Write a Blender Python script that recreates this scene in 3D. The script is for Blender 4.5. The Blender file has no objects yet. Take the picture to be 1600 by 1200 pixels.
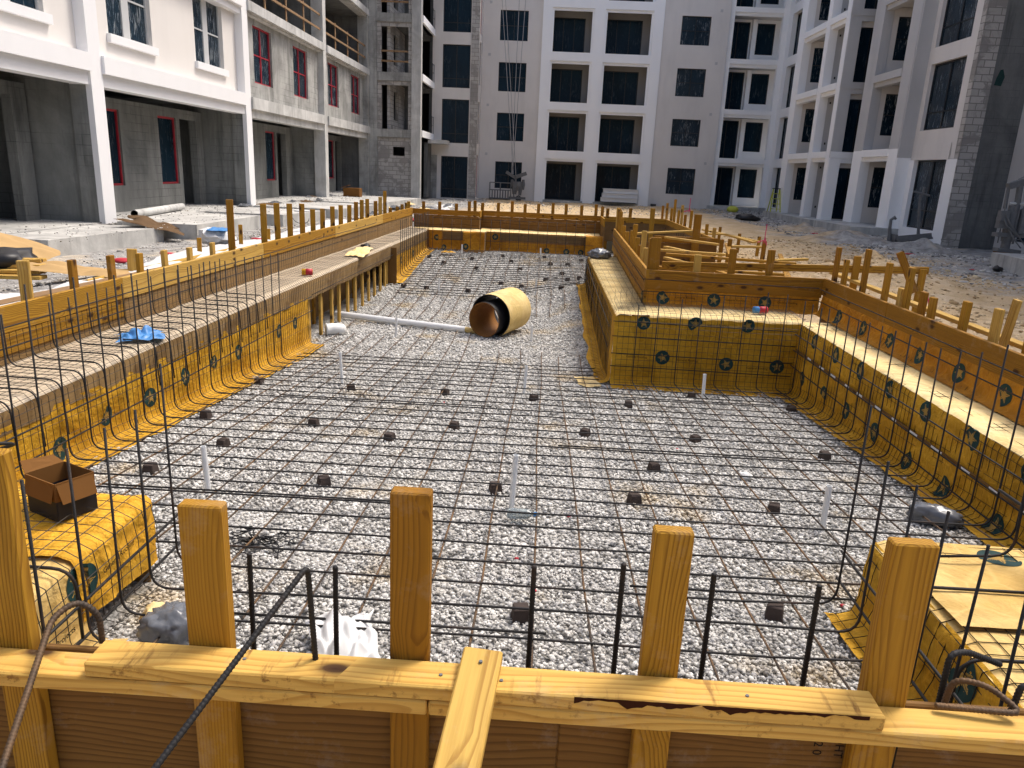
import bpy, bmesh, math, random
import numpy as np
from mathutils import Vector, Matrix, noise

random.seed(11)
rng = np.random.default_rng(5)
sc = bpy.context.scene
COL = sc.collection
WM = {}          # world matrix of every linked object, kept by hand
V = Vector


# ------------------------------------------------------------------ helpers
class MB:
    """collects polygons; build() links them as ONE mesh object"""
    def __init__(self):
        self.v, self.f, self.mi = [], [], []

    def poly(self, pts, mi=0):
        n = len(self.v)
        self.v += [tuple(p) for p in pts]
        self.f.append(tuple(range(n, n + len(pts))))
        self.mi.append(mi)

    def box(self, x0, x1, y0, y1, z0, z1, mi=0):
        n = len(self.v)
        self.v += [(x, y, z) for z in (z0, z1) for y in (y0, y1) for x in (x0, x1)]
        for q in ((0, 2, 3, 1), (4, 5, 7, 6), (0, 1, 5, 4), (2, 6, 7, 3), (0, 4, 6, 2), (1, 3, 7, 5)):
            self.f.append(tuple(n + i for i in q)); self.mi.append(mi)

    def obox(self, c, ax, ay, az, mi=0):
        """oriented box: centre and three half-axis vectors"""
        n = len(self.v); c = V(c); ax, ay, az = V(ax), V(ay), V(az)
        for k in (-1, 1):
            for j in (-1, 1):
                for i in (-1, 1):
                    self.v.append(tuple(c + i * ax + j * ay + k * az))
        for q in ((0, 2, 3, 1), (4, 5, 7, 6), (0, 1, 5, 4), (2, 6, 7, 3), (0, 4, 6, 2), (1, 3, 7, 5)):
            self.f.append(tuple(n + i for i in q)); self.mi.append(mi)

    def beam(self, p0, p1, w, t, up=(0, 0, 1), mi=0):
        p0, p1 = V(p0), V(p1); d = (p1 - p0); L = d.length; d.normalize()
        a = d.cross(V(up))
        if a.length < 1e-4: a = d.cross(V((1, 0, 0)))
        a.normalize(); b = a.cross(d)
        self.obox((p0 + p1) / 2, d * L / 2, a * w / 2, b * t / 2, mi)

    def tube(self, pts, r, n=6, caps=True, mi=0, radii=None):
        pts = [V(p) for p in pts]
        base = len(self.v); prev = None
        for i, p in enumerate(pts):
            d = (pts[min(i + 1, len(pts) - 1)] - pts[max(i - 1, 0)]).normalized()
            if prev is None:
                a = d.cross(V((0, 0, 1)))
                if a.length < 1e-3: a = d.cross(V((0, 1, 0)))
            else:
                a = prev - d * prev.dot(d)
                if a.length < 1e-4: a = d.cross(V((0, 0, 1)))
            a.normalize(); prev = a; b = d.cross(a)
            rr = radii[i] if radii else r
            for k in range(n):
                t = 2 * math.pi * k / n
                self.v.append(tuple(p + (a * math.cos(t) + b * math.sin(t)) * rr))
        for i in range(len(pts) - 1):
            for k in range(n):
                k2 = (k + 1) % n
                self.f.append((base + i * n + k, base + i * n + k2, base + (i + 1) * n + k2, base + (i + 1) * n + k))
                self.mi.append(mi)
        if caps:
            self.f.append(tuple(base + k for k in reversed(range(n)))); self.mi.append(mi)
            e = base + (len(pts) - 1) * n
            self.f.append(tuple(e + k for k in range(n))); self.mi.append(mi)

    def grid(self, fn, ns, nt, mi=0):
        n = len(self.v)
        for j in range(nt + 1):
            for i in range(ns + 1):
                self.v.append(tuple(fn(i / ns, j / nt)))
        for j in range(nt):
            for i in range(ns):
                a = n + j * (ns + 1) + i
                self.f.append((a, a + 1, a + ns + 2, a + ns + 1)); self.mi.append(mi)

    def mesh(self, name, mats, smooth=False):
        me = bpy.data.meshes.new(name)
        me.from_pydata(self.v, [], self.f)
        if not isinstance(mats, (list, tuple)): mats = [mats]
        for m in mats: me.materials.append(m)
        if len(mats) > 1: me.polygons.foreach_set('material_index', self.mi)
        if smooth: me.polygons.foreach_set('use_smooth', [True] * len(self.f))
        me.update()
        return me

    def build(self, name, mats, parent=None, smooth=False, world=None):
        return link(name, self.mesh(name, mats, smooth), parent, world)


def link(name, data, parent=None, world=None):
    o = bpy.data.objects.new(name, data)
    COL.objects.link(o)
    w = world or Matrix.Identity(4)
    if parent is not None:
        o.parent = parent
        o.matrix_parent_inverse = WM[parent].inverted()
    o.matrix_basis = w
    WM[o] = w
    return o


def tag(o, label=None, cat=None, group=None, kind=None):
    if label: o['label'] = label
    if cat: o['category'] = cat
    if group: o['group'] = group
    if kind: o['kind'] = kind
    return o


def thing(name, loc, label, cat, group=None):
    o = link(name, None, None, Matrix.Translation(V(loc)))
    o.empty_display_size = .2
    return tag(o, label, cat, group)


ORD = ['first', 'second', 'third', 'fourth', 'fifth', 'sixth', 'seventh', 'eighth', 'ninth', 'tenth', 'eleventh', 'twelfth',
       'thirteenth', 'fourteenth', 'fifteenth', 'sixteenth', 'seventeenth', 'eighteenth', 'nineteenth', 'twentieth']
TENS = {2: 'twenty', 3: 'thirty', 4: 'forty', 5: 'fifty', 6: 'sixty', 7: 'seventy', 8: 'eighty', 9: 'ninety'}
TENTH = {2: 'twentieth', 3: 'thirtieth', 4: 'fortieth', 5: 'fiftieth', 6: 'sixtieth', 7: 'seventieth', 8: 'eightieth', 9: 'ninetieth'}


def nth(i):          # 0 based
    i += 1
    if i <= 20: return ORD[i - 1]
    t, u = divmod(i, 10)
    return TENTH[t] if u == 0 else TENS[t] + '-' + ORD[u - 1]


# ------------------------------------------------------------------ materials
class NT:
    def __init__(self, name, rough=.8, spec=.3):
        self.m = bpy.data.materials.new(name); self.m.use_nodes = True
        self.t = self.m.node_tree; self.n = self.t.nodes; self.l = self.t.links
        self.b = self.n['Principled BSDF']
        self.b.inputs['Roughness'].default_value = rough
        self.b.inputs['Specular IOR Level'].default_value = spec

    def node(self, typ, **kw):
        nd = self.n.new(typ)
        for k, v in kw.items(): setattr(nd, k, v)
        return nd

    def put(self, sock, val):
        if hasattr(val, 'links') or isinstance(val, bpy.types.NodeSocket): self.l.new(val, sock)
        elif isinstance(val, (tuple, list)) and len(val) == 3 and sock.type == 'RGBA': sock.default_value = (*val, 1)
        else: sock.default_value = val

    def coord(self, kind='Object', scale=(1, 1, 1), rand=False, rot=(0, 0, 0)):
        c = self.node('ShaderNodeTexCoord').outputs[kind]
        if rand:
            oi = self.node('ShaderNodeObjectInfo')
            ml = self.node('ShaderNodeMath', operation='MULTIPLY'); self.l.new(oi.outputs['Random'], ml.inputs[0]); ml.inputs[1].default_value = 37.0
            ad = self.node('ShaderNodeVectorMath', operation='ADD'); self.l.new(c, ad.inputs[0]); self.l.new(ml.outputs[0], ad.inputs[1]); c = ad.outputs[0]
        mp = self.node('ShaderNodeMapping'); self.l.new(c, mp.inputs[0]); mp.inputs['Scale'].default_value = scale; mp.inputs['Rotation'].default_value = rot
        return mp.outputs[0]

    def noise(self, vec, scale=5, detail=4, rough=.55, dist=0):
        nd = self.node('ShaderNodeTexNoise'); self.l.new(vec, nd.inputs['Vector'])
        nd.inputs['Scale'].default_value = scale; nd.inputs['Detail'].default_value = detail
        nd.inputs['Roughness'].default_value = rough; nd.inputs['Distortion'].default_value = dist
        return nd.outputs['Fac']

    def voronoi(self, vec, scale=5, feature='F1', out='Distance', rnd=1):
        nd = self.node('ShaderNodeTexVoronoi', feature=feature); self.l.new(vec, nd.inputs['Vector'])
        nd.inputs['Scale'].default_value = scale; nd.inputs['Randomness'].default_value = rnd
        return nd.outputs[out]

    def wave(self, vec, scale=3, dist=3, detail=2, dscale=1, direction='Y', typ='BANDS'):
        nd = self.node('ShaderNodeTexWave', wave_type=typ)
        if typ == 'BANDS': nd.bands_direction = direction
        self.l.new(vec, nd.inputs['Vector'])
        nd.inputs['Scale'].default_value = scale; nd.inputs['Distortion'].default_value = dist
        nd.inputs['Detail'].default_value = detail; nd.inputs['Detail Scale'].default_value = dscale
        return nd.outputs['Fac']

    def ramp(self, fac, stops, mode='LINEAR'):
        nd = self.node('ShaderNodeValToRGB'); self.l.new(fac, nd.inputs[0]); cr = nd.color_ramp; cr.interpolation = mode
        while len(cr.elements) < len(stops): cr.elements.new(.5)
        for e, (p, c) in zip(cr.elements, stops):
            e.position = p; e.color = (c, c, c, 1) if isinstance(c, (int, float)) else (*c, 1)
        return nd.outputs[0]

    def mix(self, fac, a, b, blend='MIX'):
        nd = self.node('ShaderNodeMix', data_type='RGBA', blend_type=blend)
        self.put(nd.inputs[0], fac); self.put(nd.inputs[6], a); self.put(nd.inputs[7], b)
        return nd.outputs[2]

    def math(self, op, a, b=0.):
        nd = self.node('ShaderNodeMath', operation=op); self.put(nd.inputs[0], a); self.put(nd.inputs[1], b); return nd.outputs[0]

    def sep(self, vec):
        nd = self.node('ShaderNodeSeparateXYZ'); self.l.new(vec, nd.inputs[0]); return nd.outputs

    def comb(self, x, y, z=0.):
        nd = self.node('ShaderNodeCombineXYZ'); self.put(nd.inputs[0], x); self.put(nd.inputs[1], y); self.put(nd.inputs[2], z); return nd.outputs[0]

    def bump(self, h, strength=.3, dist=.02):
        nd = self.node('ShaderNodeBump'); self.l.new(h, nd.inputs['Height']); nd.inputs['Strength'].default_value = strength; nd.inputs['Distance'].default_value = dist
        self.l.new(nd.outputs[0], self.b.inputs['Normal'])

    def color(self, c):
        self.put(self.b.inputs['Base Color'], c); return self.m

    def rough(self, c): self.put(self.b.inputs['Roughness'], c)


def wood(name, light, dark, axis='X', rand=True, knot=.6, rings=120., vary=.25, stain=0.):
    """pine sawn from a log: growth rings round a pith that wanders, grain along the given object axis, knots, rough nap"""
    t = NT(name, .72, .25)
    i = 'XYZ'.index(axis); a_, b_ = (i + 1) % 3, (i + 2) % 3
    v = t.coord('Object', (1, 1, 1), rand)
    raw = t.coord('Object')
    sr = t.sep(raw)
    rnd = t.node('ShaderNodeObjectInfo').outputs['Random'] if rand else None
    ls = [2.0, 2.0, 2.0]; ls[i] = .75
    slow = t.noise(t.coord('Object', ls, rand), 1.6, 2, .45)
    ks = [.25, .25, .25]; ks[i] = 4.2; ks[a_] = 9.
    kv = t.coord('Object', ks, rand)
    kn = t.node('ShaderNodeTexVoronoi', voronoi_dimensions='2D'); t.l.new(kv, kn.inputs['Vector']); kn.inputs['Scale'].default_value = 1.0
    kd = kn.outputs['Distance']
    sel = t.math('GREATER_THAN', t.sep(kn.outputs['Color'])[0], 1 - knot * .42)
    near = t.math('MULTIPLY', t.ramp(kd, [(0, 1), (.5, 0)]), sel)
    py = t.math('ADD', t.math('MULTIPLY', slow, .16), -.08)
    if rand: py = t.math('ADD', py, t.math('MULTIPLY', t.math('SUBTRACT', rnd, .5), .10))
    dy = t.math('SUBTRACT', sr[a_], py)
    dz = t.math('ADD', sr[b_], .045)
    r = t.math('SQRT', t.math('ADD', t.math('MULTIPLY', dy, dy), t.math('MULTIPLY', dz, dz)))
    r = t.math('ADD', r, t.math('MULTIPLY', near, .018))
    fs = [90., 90., 90.]; fs[i] = 3.
    fine = t.noise(t.coord('Object', fs, rand), 1.0, 4, .6)
    r = t.math('ADD', r, t.math('MULTIPLY', fine, .003))
    saw = t.math('FRACT', t.math('MULTIPLY', r, rings))
    band = t.ramp(saw, [(0, .12), (.5, .22), (.86, 1), (.97, .85), (1, .12)])
    big = t.noise(v, 1.8, 3)
    c = t.mix(t.math('MULTIPLY', band, .85), light, dark)
    c = t.mix(t.math('MULTIPLY', t.ramp(fine, [(.4, 0), (.75, 1)]), .45), c, dark)
    c = t.mix(t.math('MULTIPLY', big, vary + .15), c, tuple(x * .55 for x in light))
    if rand:
        c = t.mix(t.math('MULTIPLY', rnd, vary), c, (light[0] * .72, light[1] * .62, light[2] * .5))
    kf = t.ramp(kd, [(0, 1), (.11, .95), (.15, .6), (.20, .25), (.28, 0)])
    c = t.mix(t.math('MULTIPLY', kf, sel), c, (.05, .019, .006))
    sm = t.math('MULTIPLY', t.ramp(t.noise(v, 5.5, 6, .75), [(.56, 0), (.68, 1)]), .3)
    c = t.mix(sm, c, tuple(.5 * x + .16 for x in light))
    if stain:
        ss = [40., 40., 40.]; ss[a_] = 6.
        st = t.math('MULTIPLY', t.ramp(t.noise(t.coord('Object', ss, rand), 1., 5, .7), [(.55, 0), (.66, 1)]), t.ramp(t.noise(v, 7, 3), [(.42, 0), (.62, 1)]))
        c = t.mix(t.math('MULTIPLY', st, stain), c, (.16, .065, .015))
    t.bump(t.math('ADD', band, t.math('MULTIPLY', fine, 1.5)), .25, .003)
    return t.color(c)


def concrete(name, a, b, course=True, scale=.6, rough=.9, stain=.3):
    """trowelled grey render over block: clouds, drips and faint courses"""
    t = NT(name, rough, .2)
    v = t.coord('Object')
    n1 = t.noise(v, scale, 6, .62, .6)
    n2 = t.noise(t.coord('Object', (1, 1, .25)), 2.2, 5, .6)
    n3 = t.noise(v, 28, 3)
    f = t.math('ADD', t.math('MULTIPLY', n1, .75), t.math('MULTIPLY', n2, .4))
    c = t.mix(t.ramp(f, [(.42, 0), (.70, 1)]), a, b)
    c = t.mix(t.math('MULTIPLY', n3, .25), c, tuple(x * .6 for x in a))
    if stain:
        d = t.noise(t.coord('Object', (1.4, 1.4, .12)), 3.1, 4, .65)
        c = t.mix(t.math('MULTIPLY', t.ramp(d, [(.52, 0), (.7, 1)]), stain), c, tuple(x * .42 for x in a))
    h = n3
    if course:
        s = t.sep(v)
        br = t.node('ShaderNodeTexBrick'); t.l.new(t.comb(t.math('ADD', s[0], s[1]), s[2]), br.inputs['Vector'])
        br.inputs['Scale'].default_value = 1; br.inputs['Brick Width'].default_value = .4; br.inputs['Row Height'].default_value = .2
        br.inputs['Mortar Size'].default_value = .008; br.inputs['Mortar Smooth'].default_value = .4
        pt = t.ramp(t.noise(v, .9, 3), [(.45, 0), (.62, 1)])
        jf = t.math('MULTIPLY', br.outputs['Fac'], t.math('MULTIPLY', pt, .55))
        c = t.mix(jf, c, tuple(x * .45 for x in a))
        h = t.math('SUBTRACT', n3, t.math('MULTIPLY', jf, 2))
    t.bump(h, .3, .01)
    return t.color(c)


def block(name, a, b, mortar):
    """bare concrete block with patchy render"""
    t = NT(name, .92, .2)
    v = t.coord('Object'); s = t.sep(v)
    br = t.node('ShaderNodeTexBrick'); t.l.new(t.comb(t.math('ADD', s[0], s[1]), s[2]), br.inputs['Vector'])
    br.inputs['Scale'].default_value = 1; br.inputs['Brick Width'].default_value = .4; br.inputs['Row Height'].default_value = .2
    br.inputs['Mortar Size'].default_value = .014; br.inputs['Mortar Smooth'].default_value = .3; br.inputs['Bias'].default_value = -.1
    t.put(br.inputs['Color1'], a); t.put(br.inputs['Color2'], b); t.put(br.inputs['Mortar'], mortar)
    n = t.noise(v, 1.1, 6, .65, .8)
    c = t.mix(t.ramp(n, [(.5, 0), (.56, .85)]), br.outputs['Color'], tuple(x * .62 for x in a))
    n2 = t.noise(v, 24, 4)
    c = t.mix(t.math('MULTIPLY', n2, .3), c, tuple(x * .5 for x in a))
    t.bump(t.math('SUBTRACT', n2, br.outputs['Fac']), .5, .012)
    return t.color(c)


def stucco(name, base, var=.12, rough=.85):
    t = NT(name, rough, .25)
    v = t.coord('Object')
    n = t.noise(v, .55, 5, .6); n2 = t.noise(t.coord('Object', (1, 1, .2)), 1.7, 4); f = t.noise(v, 60, 2)
    c = t.mix(t.math('MULTIPLY', t.ramp(n, [(.35, 0), (.75, 1)]), var * 1.6), base, tuple(x * .72 for x in base))
    c = t.mix(t.math('MULTIPLY', t.ramp(n2, [(.5, 0), (.8, 1)]), var * 1.5), c, tuple(x * .6 for x in base))
    t.bump(f, .2, .006)
    return t.color(c)


def film_glass(name, amount=.5, spec=.3):
    """dark window still under scratched, smeared protective film"""
    t = NT(name, .10, spec)
    v = t.coord('Object', (5.5, 5.5, .9), True)
    n = t.noise(v, 3.0, 6, .75, .5)
    w = t.noise(t.coord('Object', (1, 1, 1), True), 1.3, 3)
    f = t.ramp(t.math('ADD', n, t.math('MULTIPLY', w, .35)), [(.735, 0), (.79, .45), (.88, .9)])
    fl = t.math('MULTIPLY', f, amount)
    big = t.noise(t.coord('Object', (1.5, 1.5, .5), True), 1.0, 3)
    base = t.mix(big, (.002, .005, .008), (.012, .036, .062))  # bluish clouds in the base colour imitate reflections in the glass
    t.rough(t.math('ADD', t.math('MULTIPLY', f, .6), .14))
    return t.color(t.mix(fl, base, (.42, .45, .47)))


def plain(name, c, rough=.7, spec=.3, var=.25, scale=6, metal=0, bump=.2):
    t = NT(name, rough, spec); t.b.inputs['Metallic'].default_value = metal
    v = t.coord('Object', (1, 1, 1), True); n = t.noise(v, scale, 5, .6)
    if bump: t.bump(n, bump, .01)
    return t.color(t.mix(t.math('MULTIPLY', n, var * 1.6), c, tuple(x * .4 for x in c)))


def kraft(name, a, b, crease=1., fine=0.):
    """waxed yellow building paper, creased and scuffed"""
    t = NT(name, .74, .22)
    v = t.coord('Object')
    n = t.noise(v, 2.3, 5, .6, .7); n2 = t.noise(v, 11, 4, .6, 1.2)
    c = t.mix(t.ramp(n, [(.35, 0), (.7, 1)]), a, b)
    c = t.mix(t.math('MULTIPLY', t.ramp(n2, [(.55, 0), (.75, 1)]), .3), c, tuple(x * .55 for x in a))
    n4 = t.noise(v, 1.1, 6, .7, 1.5)
    c = t.mix(t.math('MULTIPLY', t.ramp(n4, [(.5, 0), (.64, 1)]), .45), c, tuple(x * .5 for x in a))
    vo = t.voronoi(v, 5.0, 'DISTANCE_TO_EDGE')
    cr = t.ramp(vo, [(0, 1), (.05, 0)])
    c = t.mix(t.math('MULTIPLY', cr, .22), c, tuple(min(1, x * 1.35) for x in b))
    t.bump(t.math('ADD', t.math('MULTIPLY', n2, 1.0), t.math('MULTIPLY', t.noise(v, 5, 3, .5, 2.), 1.2)), .55 * crease, .03)
    return t.color(c)


M = {}
M['pine'] = wood('pine', (.53, .285, .026), (.125, .042, .003), vary=.4)
M['pine_deep'] = wood('pine_deep', (.41, .20, .015), (.09, .030, .003), vary=.45)
M['pine_pale'] = wood('pine_pale', (.66, .43, .105), (.30, .145, .025), knot=.35, vary=.2, rings=95)
M['pine_plate'] = wood('pine_plate', (.76, .49, .125), (.40, .195, .032), knot=.4, vary=.2, rings=80, stain=.85)
M['ply_y'] = wood('weathered_plywood_along', (.36, .235, .10), (.15, .085, .033), 'Y', knot=.1, rings=55)
M['ply_x'] = wood('weathered_plywood_across', (.24, .14, .052), (.095, .052, .019), 'X', knot=.15, rings=60)
M['ply_lt'] = wood('weathered_plywood', (.40, .26, .115), (.18, .105, .04), 'X', knot=.1, rings=55)
M['ply_dark'] = wood('dark_plywood', (.24, .125, .03), (.09, .038, .009), 'X', knot=.15, rings=50)  # a darker brown than the weathered plywood
M['ply_top'] = wood('sun_bleached_plywood', (.68, .57, .42), (.42, .33, .22), 'Y', knot=.05, rings=30)
M['kraft'] = kraft('yellow_paper', (.47, .235, .011), (.67, .375, .03))
M['kraft_step'] = kraft('sunlit_orange_paper', (.60, .29, .016), (.80, .45, .045), 1.2)  # lighter copy of the orange paper, sunlight put into its colour
M['kraft_o'] = kraft('orange_paper', (.38, .15, .008), (.56, .255, .018), 1.2)
M['kraft_pale'] = kraft('bleached_paper', (.78, .56, .235), (.86, .69, .37), .6)
M['kraft_mid'] = kraft('pale_yellow_paper', (.62, .40, .12), (.74, .54, .22), .8)
M['star_ink'] = plain('printed_teal_ink', (.020, .060, .058), .7, .2, .45, 14)
M['star_pale'] = plain('printed_star_paper', (.44, .27, .06), .7, .3, .3)
M['ink'] = plain('black_print', (.012, .010, .008), .7, .2, .1)


def m_rebar(name, c1, c2, thr):
    t = NT(name, .62, .4); t.b.inputs['Metallic'].default_value = .35
    v = t.coord('Object', (1, 1, 1), True)
    n = t.noise(v, 3.5, 5, .7)
    t.bump(t.noise(v, 220, 2), .35, .004)
    return t.color(t.mix(t.ramp(n, [(thr, 0), (thr + .2, 1)]), c1, c2))


M['rebar'] = m_rebar('steel_bar', (.022, .021, .021), (.075, .045, .03), .55)
M['rebar_rust'] = m_rebar('rusty_bar', (.055, .042, .032), (.17, .095, .042), .40)
M['wire'] = plain('netting_wire', (.03, .024, .018), .6, .3, .3)
M['dobie'] = plain('spacer_block', (.085, .066, .058), .95, .15, .5, 30)
M['pvc'] = plain('white_pipe', (.78, .79, .78), .35, .4, .1, 3, bump=0)
M['stucco_cream'] = stucco('cream_render', (.72, .69, .655), .10)
M['stucco_white'] = stucco('white_render', (.80, .80, .805), .08)
M['stucco_grey'] = stucco('grey_render', (.73, .70, .67), .2)
M['stucco_trim'] = stucco('white_trim', (.92, .93, .94), .06)
M['stucco_mid'] = stucco('undercoat_render', (.53, .53, .535), .22)
M['conc'] = concrete('grey_concrete', (.20, .20, .19), (.50, .50, .475), scale=.8, stain=.5)
M['conc_dk'] = concrete('dark_concrete', (.10, .105, .107), (.21, .215, .212), stain=.5)  # loggia shade put into the colour; plain dark concrete elsewhere
M['conc_recess'] = concrete('shade_darkened_porch_render', (.125, .13, .125), (.29, .295, .28), stain=.5, scale=.5)  # cement render darkened: the porch shade is put into its colour
M['conc_lt'] = concrete('pale_concrete', (.40, .40, .385), (.66, .66, .64), course=False, stain=.4, scale=1.1)
M['slab'] = concrete('slab_concrete', (.36, .355, .34), (.62, .61, .575), course=False, stain=.45, scale=1.4)
M['cmu'] = block('concrete_block', (.44, .42, .395), (.55, .53, .505), (.22, .21, .20))
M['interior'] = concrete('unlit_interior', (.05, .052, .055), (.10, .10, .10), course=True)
M['glass'] = film_glass('film_covered_glass', .6)
M['glass_clean'] = film_glass('dark_glass', .10, .1)
M['frame_dk'] = plain('dark_frame', (.012, .013, .015), .4, .4, .1)
M['frame_red'] = plain('red_primer_frame', (.40, .02, .035), .5, .4, .2)
M['frame_wt'] = plain('pale_frame', (.55, .56, .56), .5, .4, .1)
M['lumber_old'] = wood('old_lumber', (.38, .25, .14), (.20, .12, .06))
M['card'] = plain('brown_cardboard', (.20, .09, .024), .85, .15, .25, 4)
M['card_lt'] = plain('tan_cardboard', (.50, .33, .15), .85, .15, .3, 3)
M['card_dk'] = plain('navy_print_card', (.012, .014, .022), .6, .3, .1)
M['label'] = plain('paper_label', (.75, .74, .70), .7, .2, .1)
M['tube_in'] = wood('tube_inside', (.38, .17, .038), (.19, .075, .016), 'X', rand=False, knot=0, rings=40)
M['tube_out'] = kraft('tube_outside', (.66, .47, .17), (.80, .62, .30), .25)
M['black'] = plain('black_plastic', (.012, .012, .014), .45, .4, .2)
M['blue'] = plain('blue_plastic', (.07, .27, .62), .4, .4, .35)
M['red'] = plain('red_plastic', (.55, .03, .05), .5, .4, .35)
M['pink'] = plain('pink_ribbon', (.80, .05, .18), .5, .4, .3)
M['white_pl'] = plain('white_sheet_plastic', (.74, .74, .73), .5, .35, .3, 3, bump=.5)
M['yellow_pl'] = plain('lime_fibreglass', (.60, .62, .08), .5, .4, .2)
M['machine'] = plain('dusty_machine', (.20, .205, .21), .8, .25, .5, 12)
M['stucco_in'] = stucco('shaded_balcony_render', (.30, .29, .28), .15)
M['foam'] = plain('white_foam', (.80, .82, .84), .7, .2, .12, 2, bump=0)
M['rope'] = plain('grey_cable', (.36, .36, .37), .7, .3, .1)
M['tarp'] = plain('brown_carpet', (.16, .10, .055), .95, .1, .5, 8)
M['gbag'] = plain('grey_bag', (.17, .18, .20), .25, .5, .6, 7, bump=.6)
M['dirt'] = plain('dirt_heap', (.34, .29, .225), .95, .1, .5, 9, bump=.8)


def m_ground():
    t = NT('site_ground', .95, .12)
    v = t.coord('Object'); s = t.sep(v)
    n = t.noise(v, .35, 6, .65, .5); n2 = t.noise(v, 3.3, 6, .7); n3 = t.noise(v, 22, 4, .7)
    sand = t.mix(t.ramp(n2, [(.35, 0), (.7, 1)]), (.50, .36, .20), (.68, .53, .345))
    grey = t.mix(t.ramp(n2, [(.35, 0), (.68, 1)]), (.21, .20, .19), (.50, .49, .47))
    # sandy spoil lies right of the pool and beyond it; grey rubble by the buildings
    e = t.math('ADD', t.math('MULTIPLY', s[0], .30), t.math('MULTIPLY', n, 3.0))
    right = t.ramp(t.math('MULTIPLY', e, .2), [(.76, 0), (.90, 1)])
    left = t.ramp(t.math('MULTIPLY', t.math('ADD', t.math('MULTIPLY', s[0], -.4), t.math('MULTIPLY', n, 1.5)), .25), [(.47, 0), (.57, 1)])
    c = t.mix(right, sand, grey); c = t.mix(left, c, grey)
    pale = t.ramp(t.noise(v, .8, 4, .6), [(.55, 0), (.68, .7)])
    c = t.mix(pale, c, (.70, .59, .44))
    c = t.mix(t.ramp(n3, [(.6, 0), (.76, .45)]), c, (.19, .16, .13))
    t.bump(t.math('ADD', n3, t.math('MULTIPLY', n2, 2)), .8, .05)
    return t.color(c)


def m_gravel_bed():
    t = NT('gravel_bed', .95, .12)
    v = t.coord('Object')
    vo = t.voronoi(v, 48); colr = t.sep(t.voronoi(v, 48, out='Color'))
    c = t.ramp(colr[0], [(0, (.28, .27, .26)), (.35, (.42, .41, .385)), (1, (.60, .585, .555))])
    c = t.mix(t.ramp(vo, [(.5, 0), (.85, .7)]), c, (.20, .195, .18))
    stain = t.ramp(t.noise(v, 1.15, 4, .6), [(.57, 0), (.69, .55)])
    c = t.mix(stain, c, (.50, .36, .16))
    t.bump(t.math('MULTIPLY', vo, -1.), .9, .02)
    return t.color(c)


def m_stone(name, lo, mid, hi):
    t = NT(name, .9, .2)
    g = t.node('ShaderNodeNewGeometry')
    c = t.ramp(g.outputs['Random Per Island'], [(0, lo), (.12, lo), (.4, mid), (.75, hi), (1, tuple(min(1, x * 1.15) for x in hi))])
    stain = t.ramp(t.noise(t.coord('Object'), 1.15, 4, .6), [(.57, 0), (.69, .5)])
    c = t.mix(stain, c, (.52, .38, .18))
    t.bump(t.noise(t.coord('Object'), 90, 3), .3, .01)
    return t.color(c)


M['ground'] = m_ground()
M['gbed'] = m_gravel_bed()
M['stone'] = m_stone('crushed_stone', (.30, .29, .27), (.49, .475, .445), (.65, .635, .60))
M['rubble'] = m_stone('grey_rubble', (.17, .165, .155), (.38, .37, .35), (.58, .56, .53))
M['sandclod'] = m_stone('sandy_clods', (.36, .25, .13), (.52, .375, .21), (.66, .53, .35))

# ------------------------------------------------------------------ shape functions of the pool
def interp(y, tab):
    if y <= tab[0][0]: return tab[0][1]
    for (a, u), (b, w) in zip(tab, tab[1:]):
        if y <= b: return u + (w - u) * (y - a) / (b - a)
    return tab[-1][1]


def sstep(a, b, x):
    t = max(0, min(1, (x - a) / (b - a))); return t * t * (3 - 2 * t)


def zf(x, y):     # gravel level: deep in the middle, shallow at both ends
    z = interp(y, [(1.4, -.134), (9, -.70), (11, -.76), (13.5, -.77), (16, -.62), (18, -.45), (20, -.38)])
    return z + sstep(-.1, .9, x) * interp(y, [(9, 0), (14, .38), (16, .22), (18, .06), (20, 0)])


def xw(y): return -3.77 + (y - 4) * .0145      # left rim wall
def xb(y): return -3.21 + (y - 4.6) * .0105    # left bench front
RIM = .62


def lumber(name, p0, p1, w, t, mat='pine', wdir=None, parent=None, cham=.004):
    """one board from p0 to p1, grain along its length; w lies along wdir"""
    p0, p1 = V(p0), V(p1); d = p1 - p0; L = d.length; d.normalize()
    a = V(wdir) if wdir is not None else (V((0, 0, 1)).cross(d) if abs(d.z) < .9 else V((1, 0, 0)))
    a = (a - d * a.dot(d)).normalized(); b = d.cross(a)
    bm = bmesh.new(); bmesh.ops.create_cube(bm, size=1)
    bmesh.ops.scale(bm, vec=(L, w, t), verts=bm.verts)
    bmesh.ops.bevel(bm, geom=list(bm.edges), offset=cham, segments=1, affect='EDGES')
    me = bpy.data.meshes.new(name); bm.to_mesh(me); bm.free()
    me.materials.append(M[mat])
    c = (p0 + p1) / 2
    w4 = Matrix(((d.x, a.x, b.x, c.x), (d.y, a.y, b.y, c.y), (d.z, a.z, b.z, c.z), (0, 0, 0, 1)))
    return link(name, me, parent, w4)


def stake(x, y, z0, z1, label, group, w=.089, t=.038, wd=(1, 0, 0), lean=(0, 0), mat=None, name='form_stake'):
    lx, ly = lean
    o = lumber(name, (x, y, z0), (x + lx, y + ly, z1), w, t, mat or random.choice(('pine', 'pine', 'pine_deep', 'pine_pale')), wd)
    return tag(o, label, 'stake', group)


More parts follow.
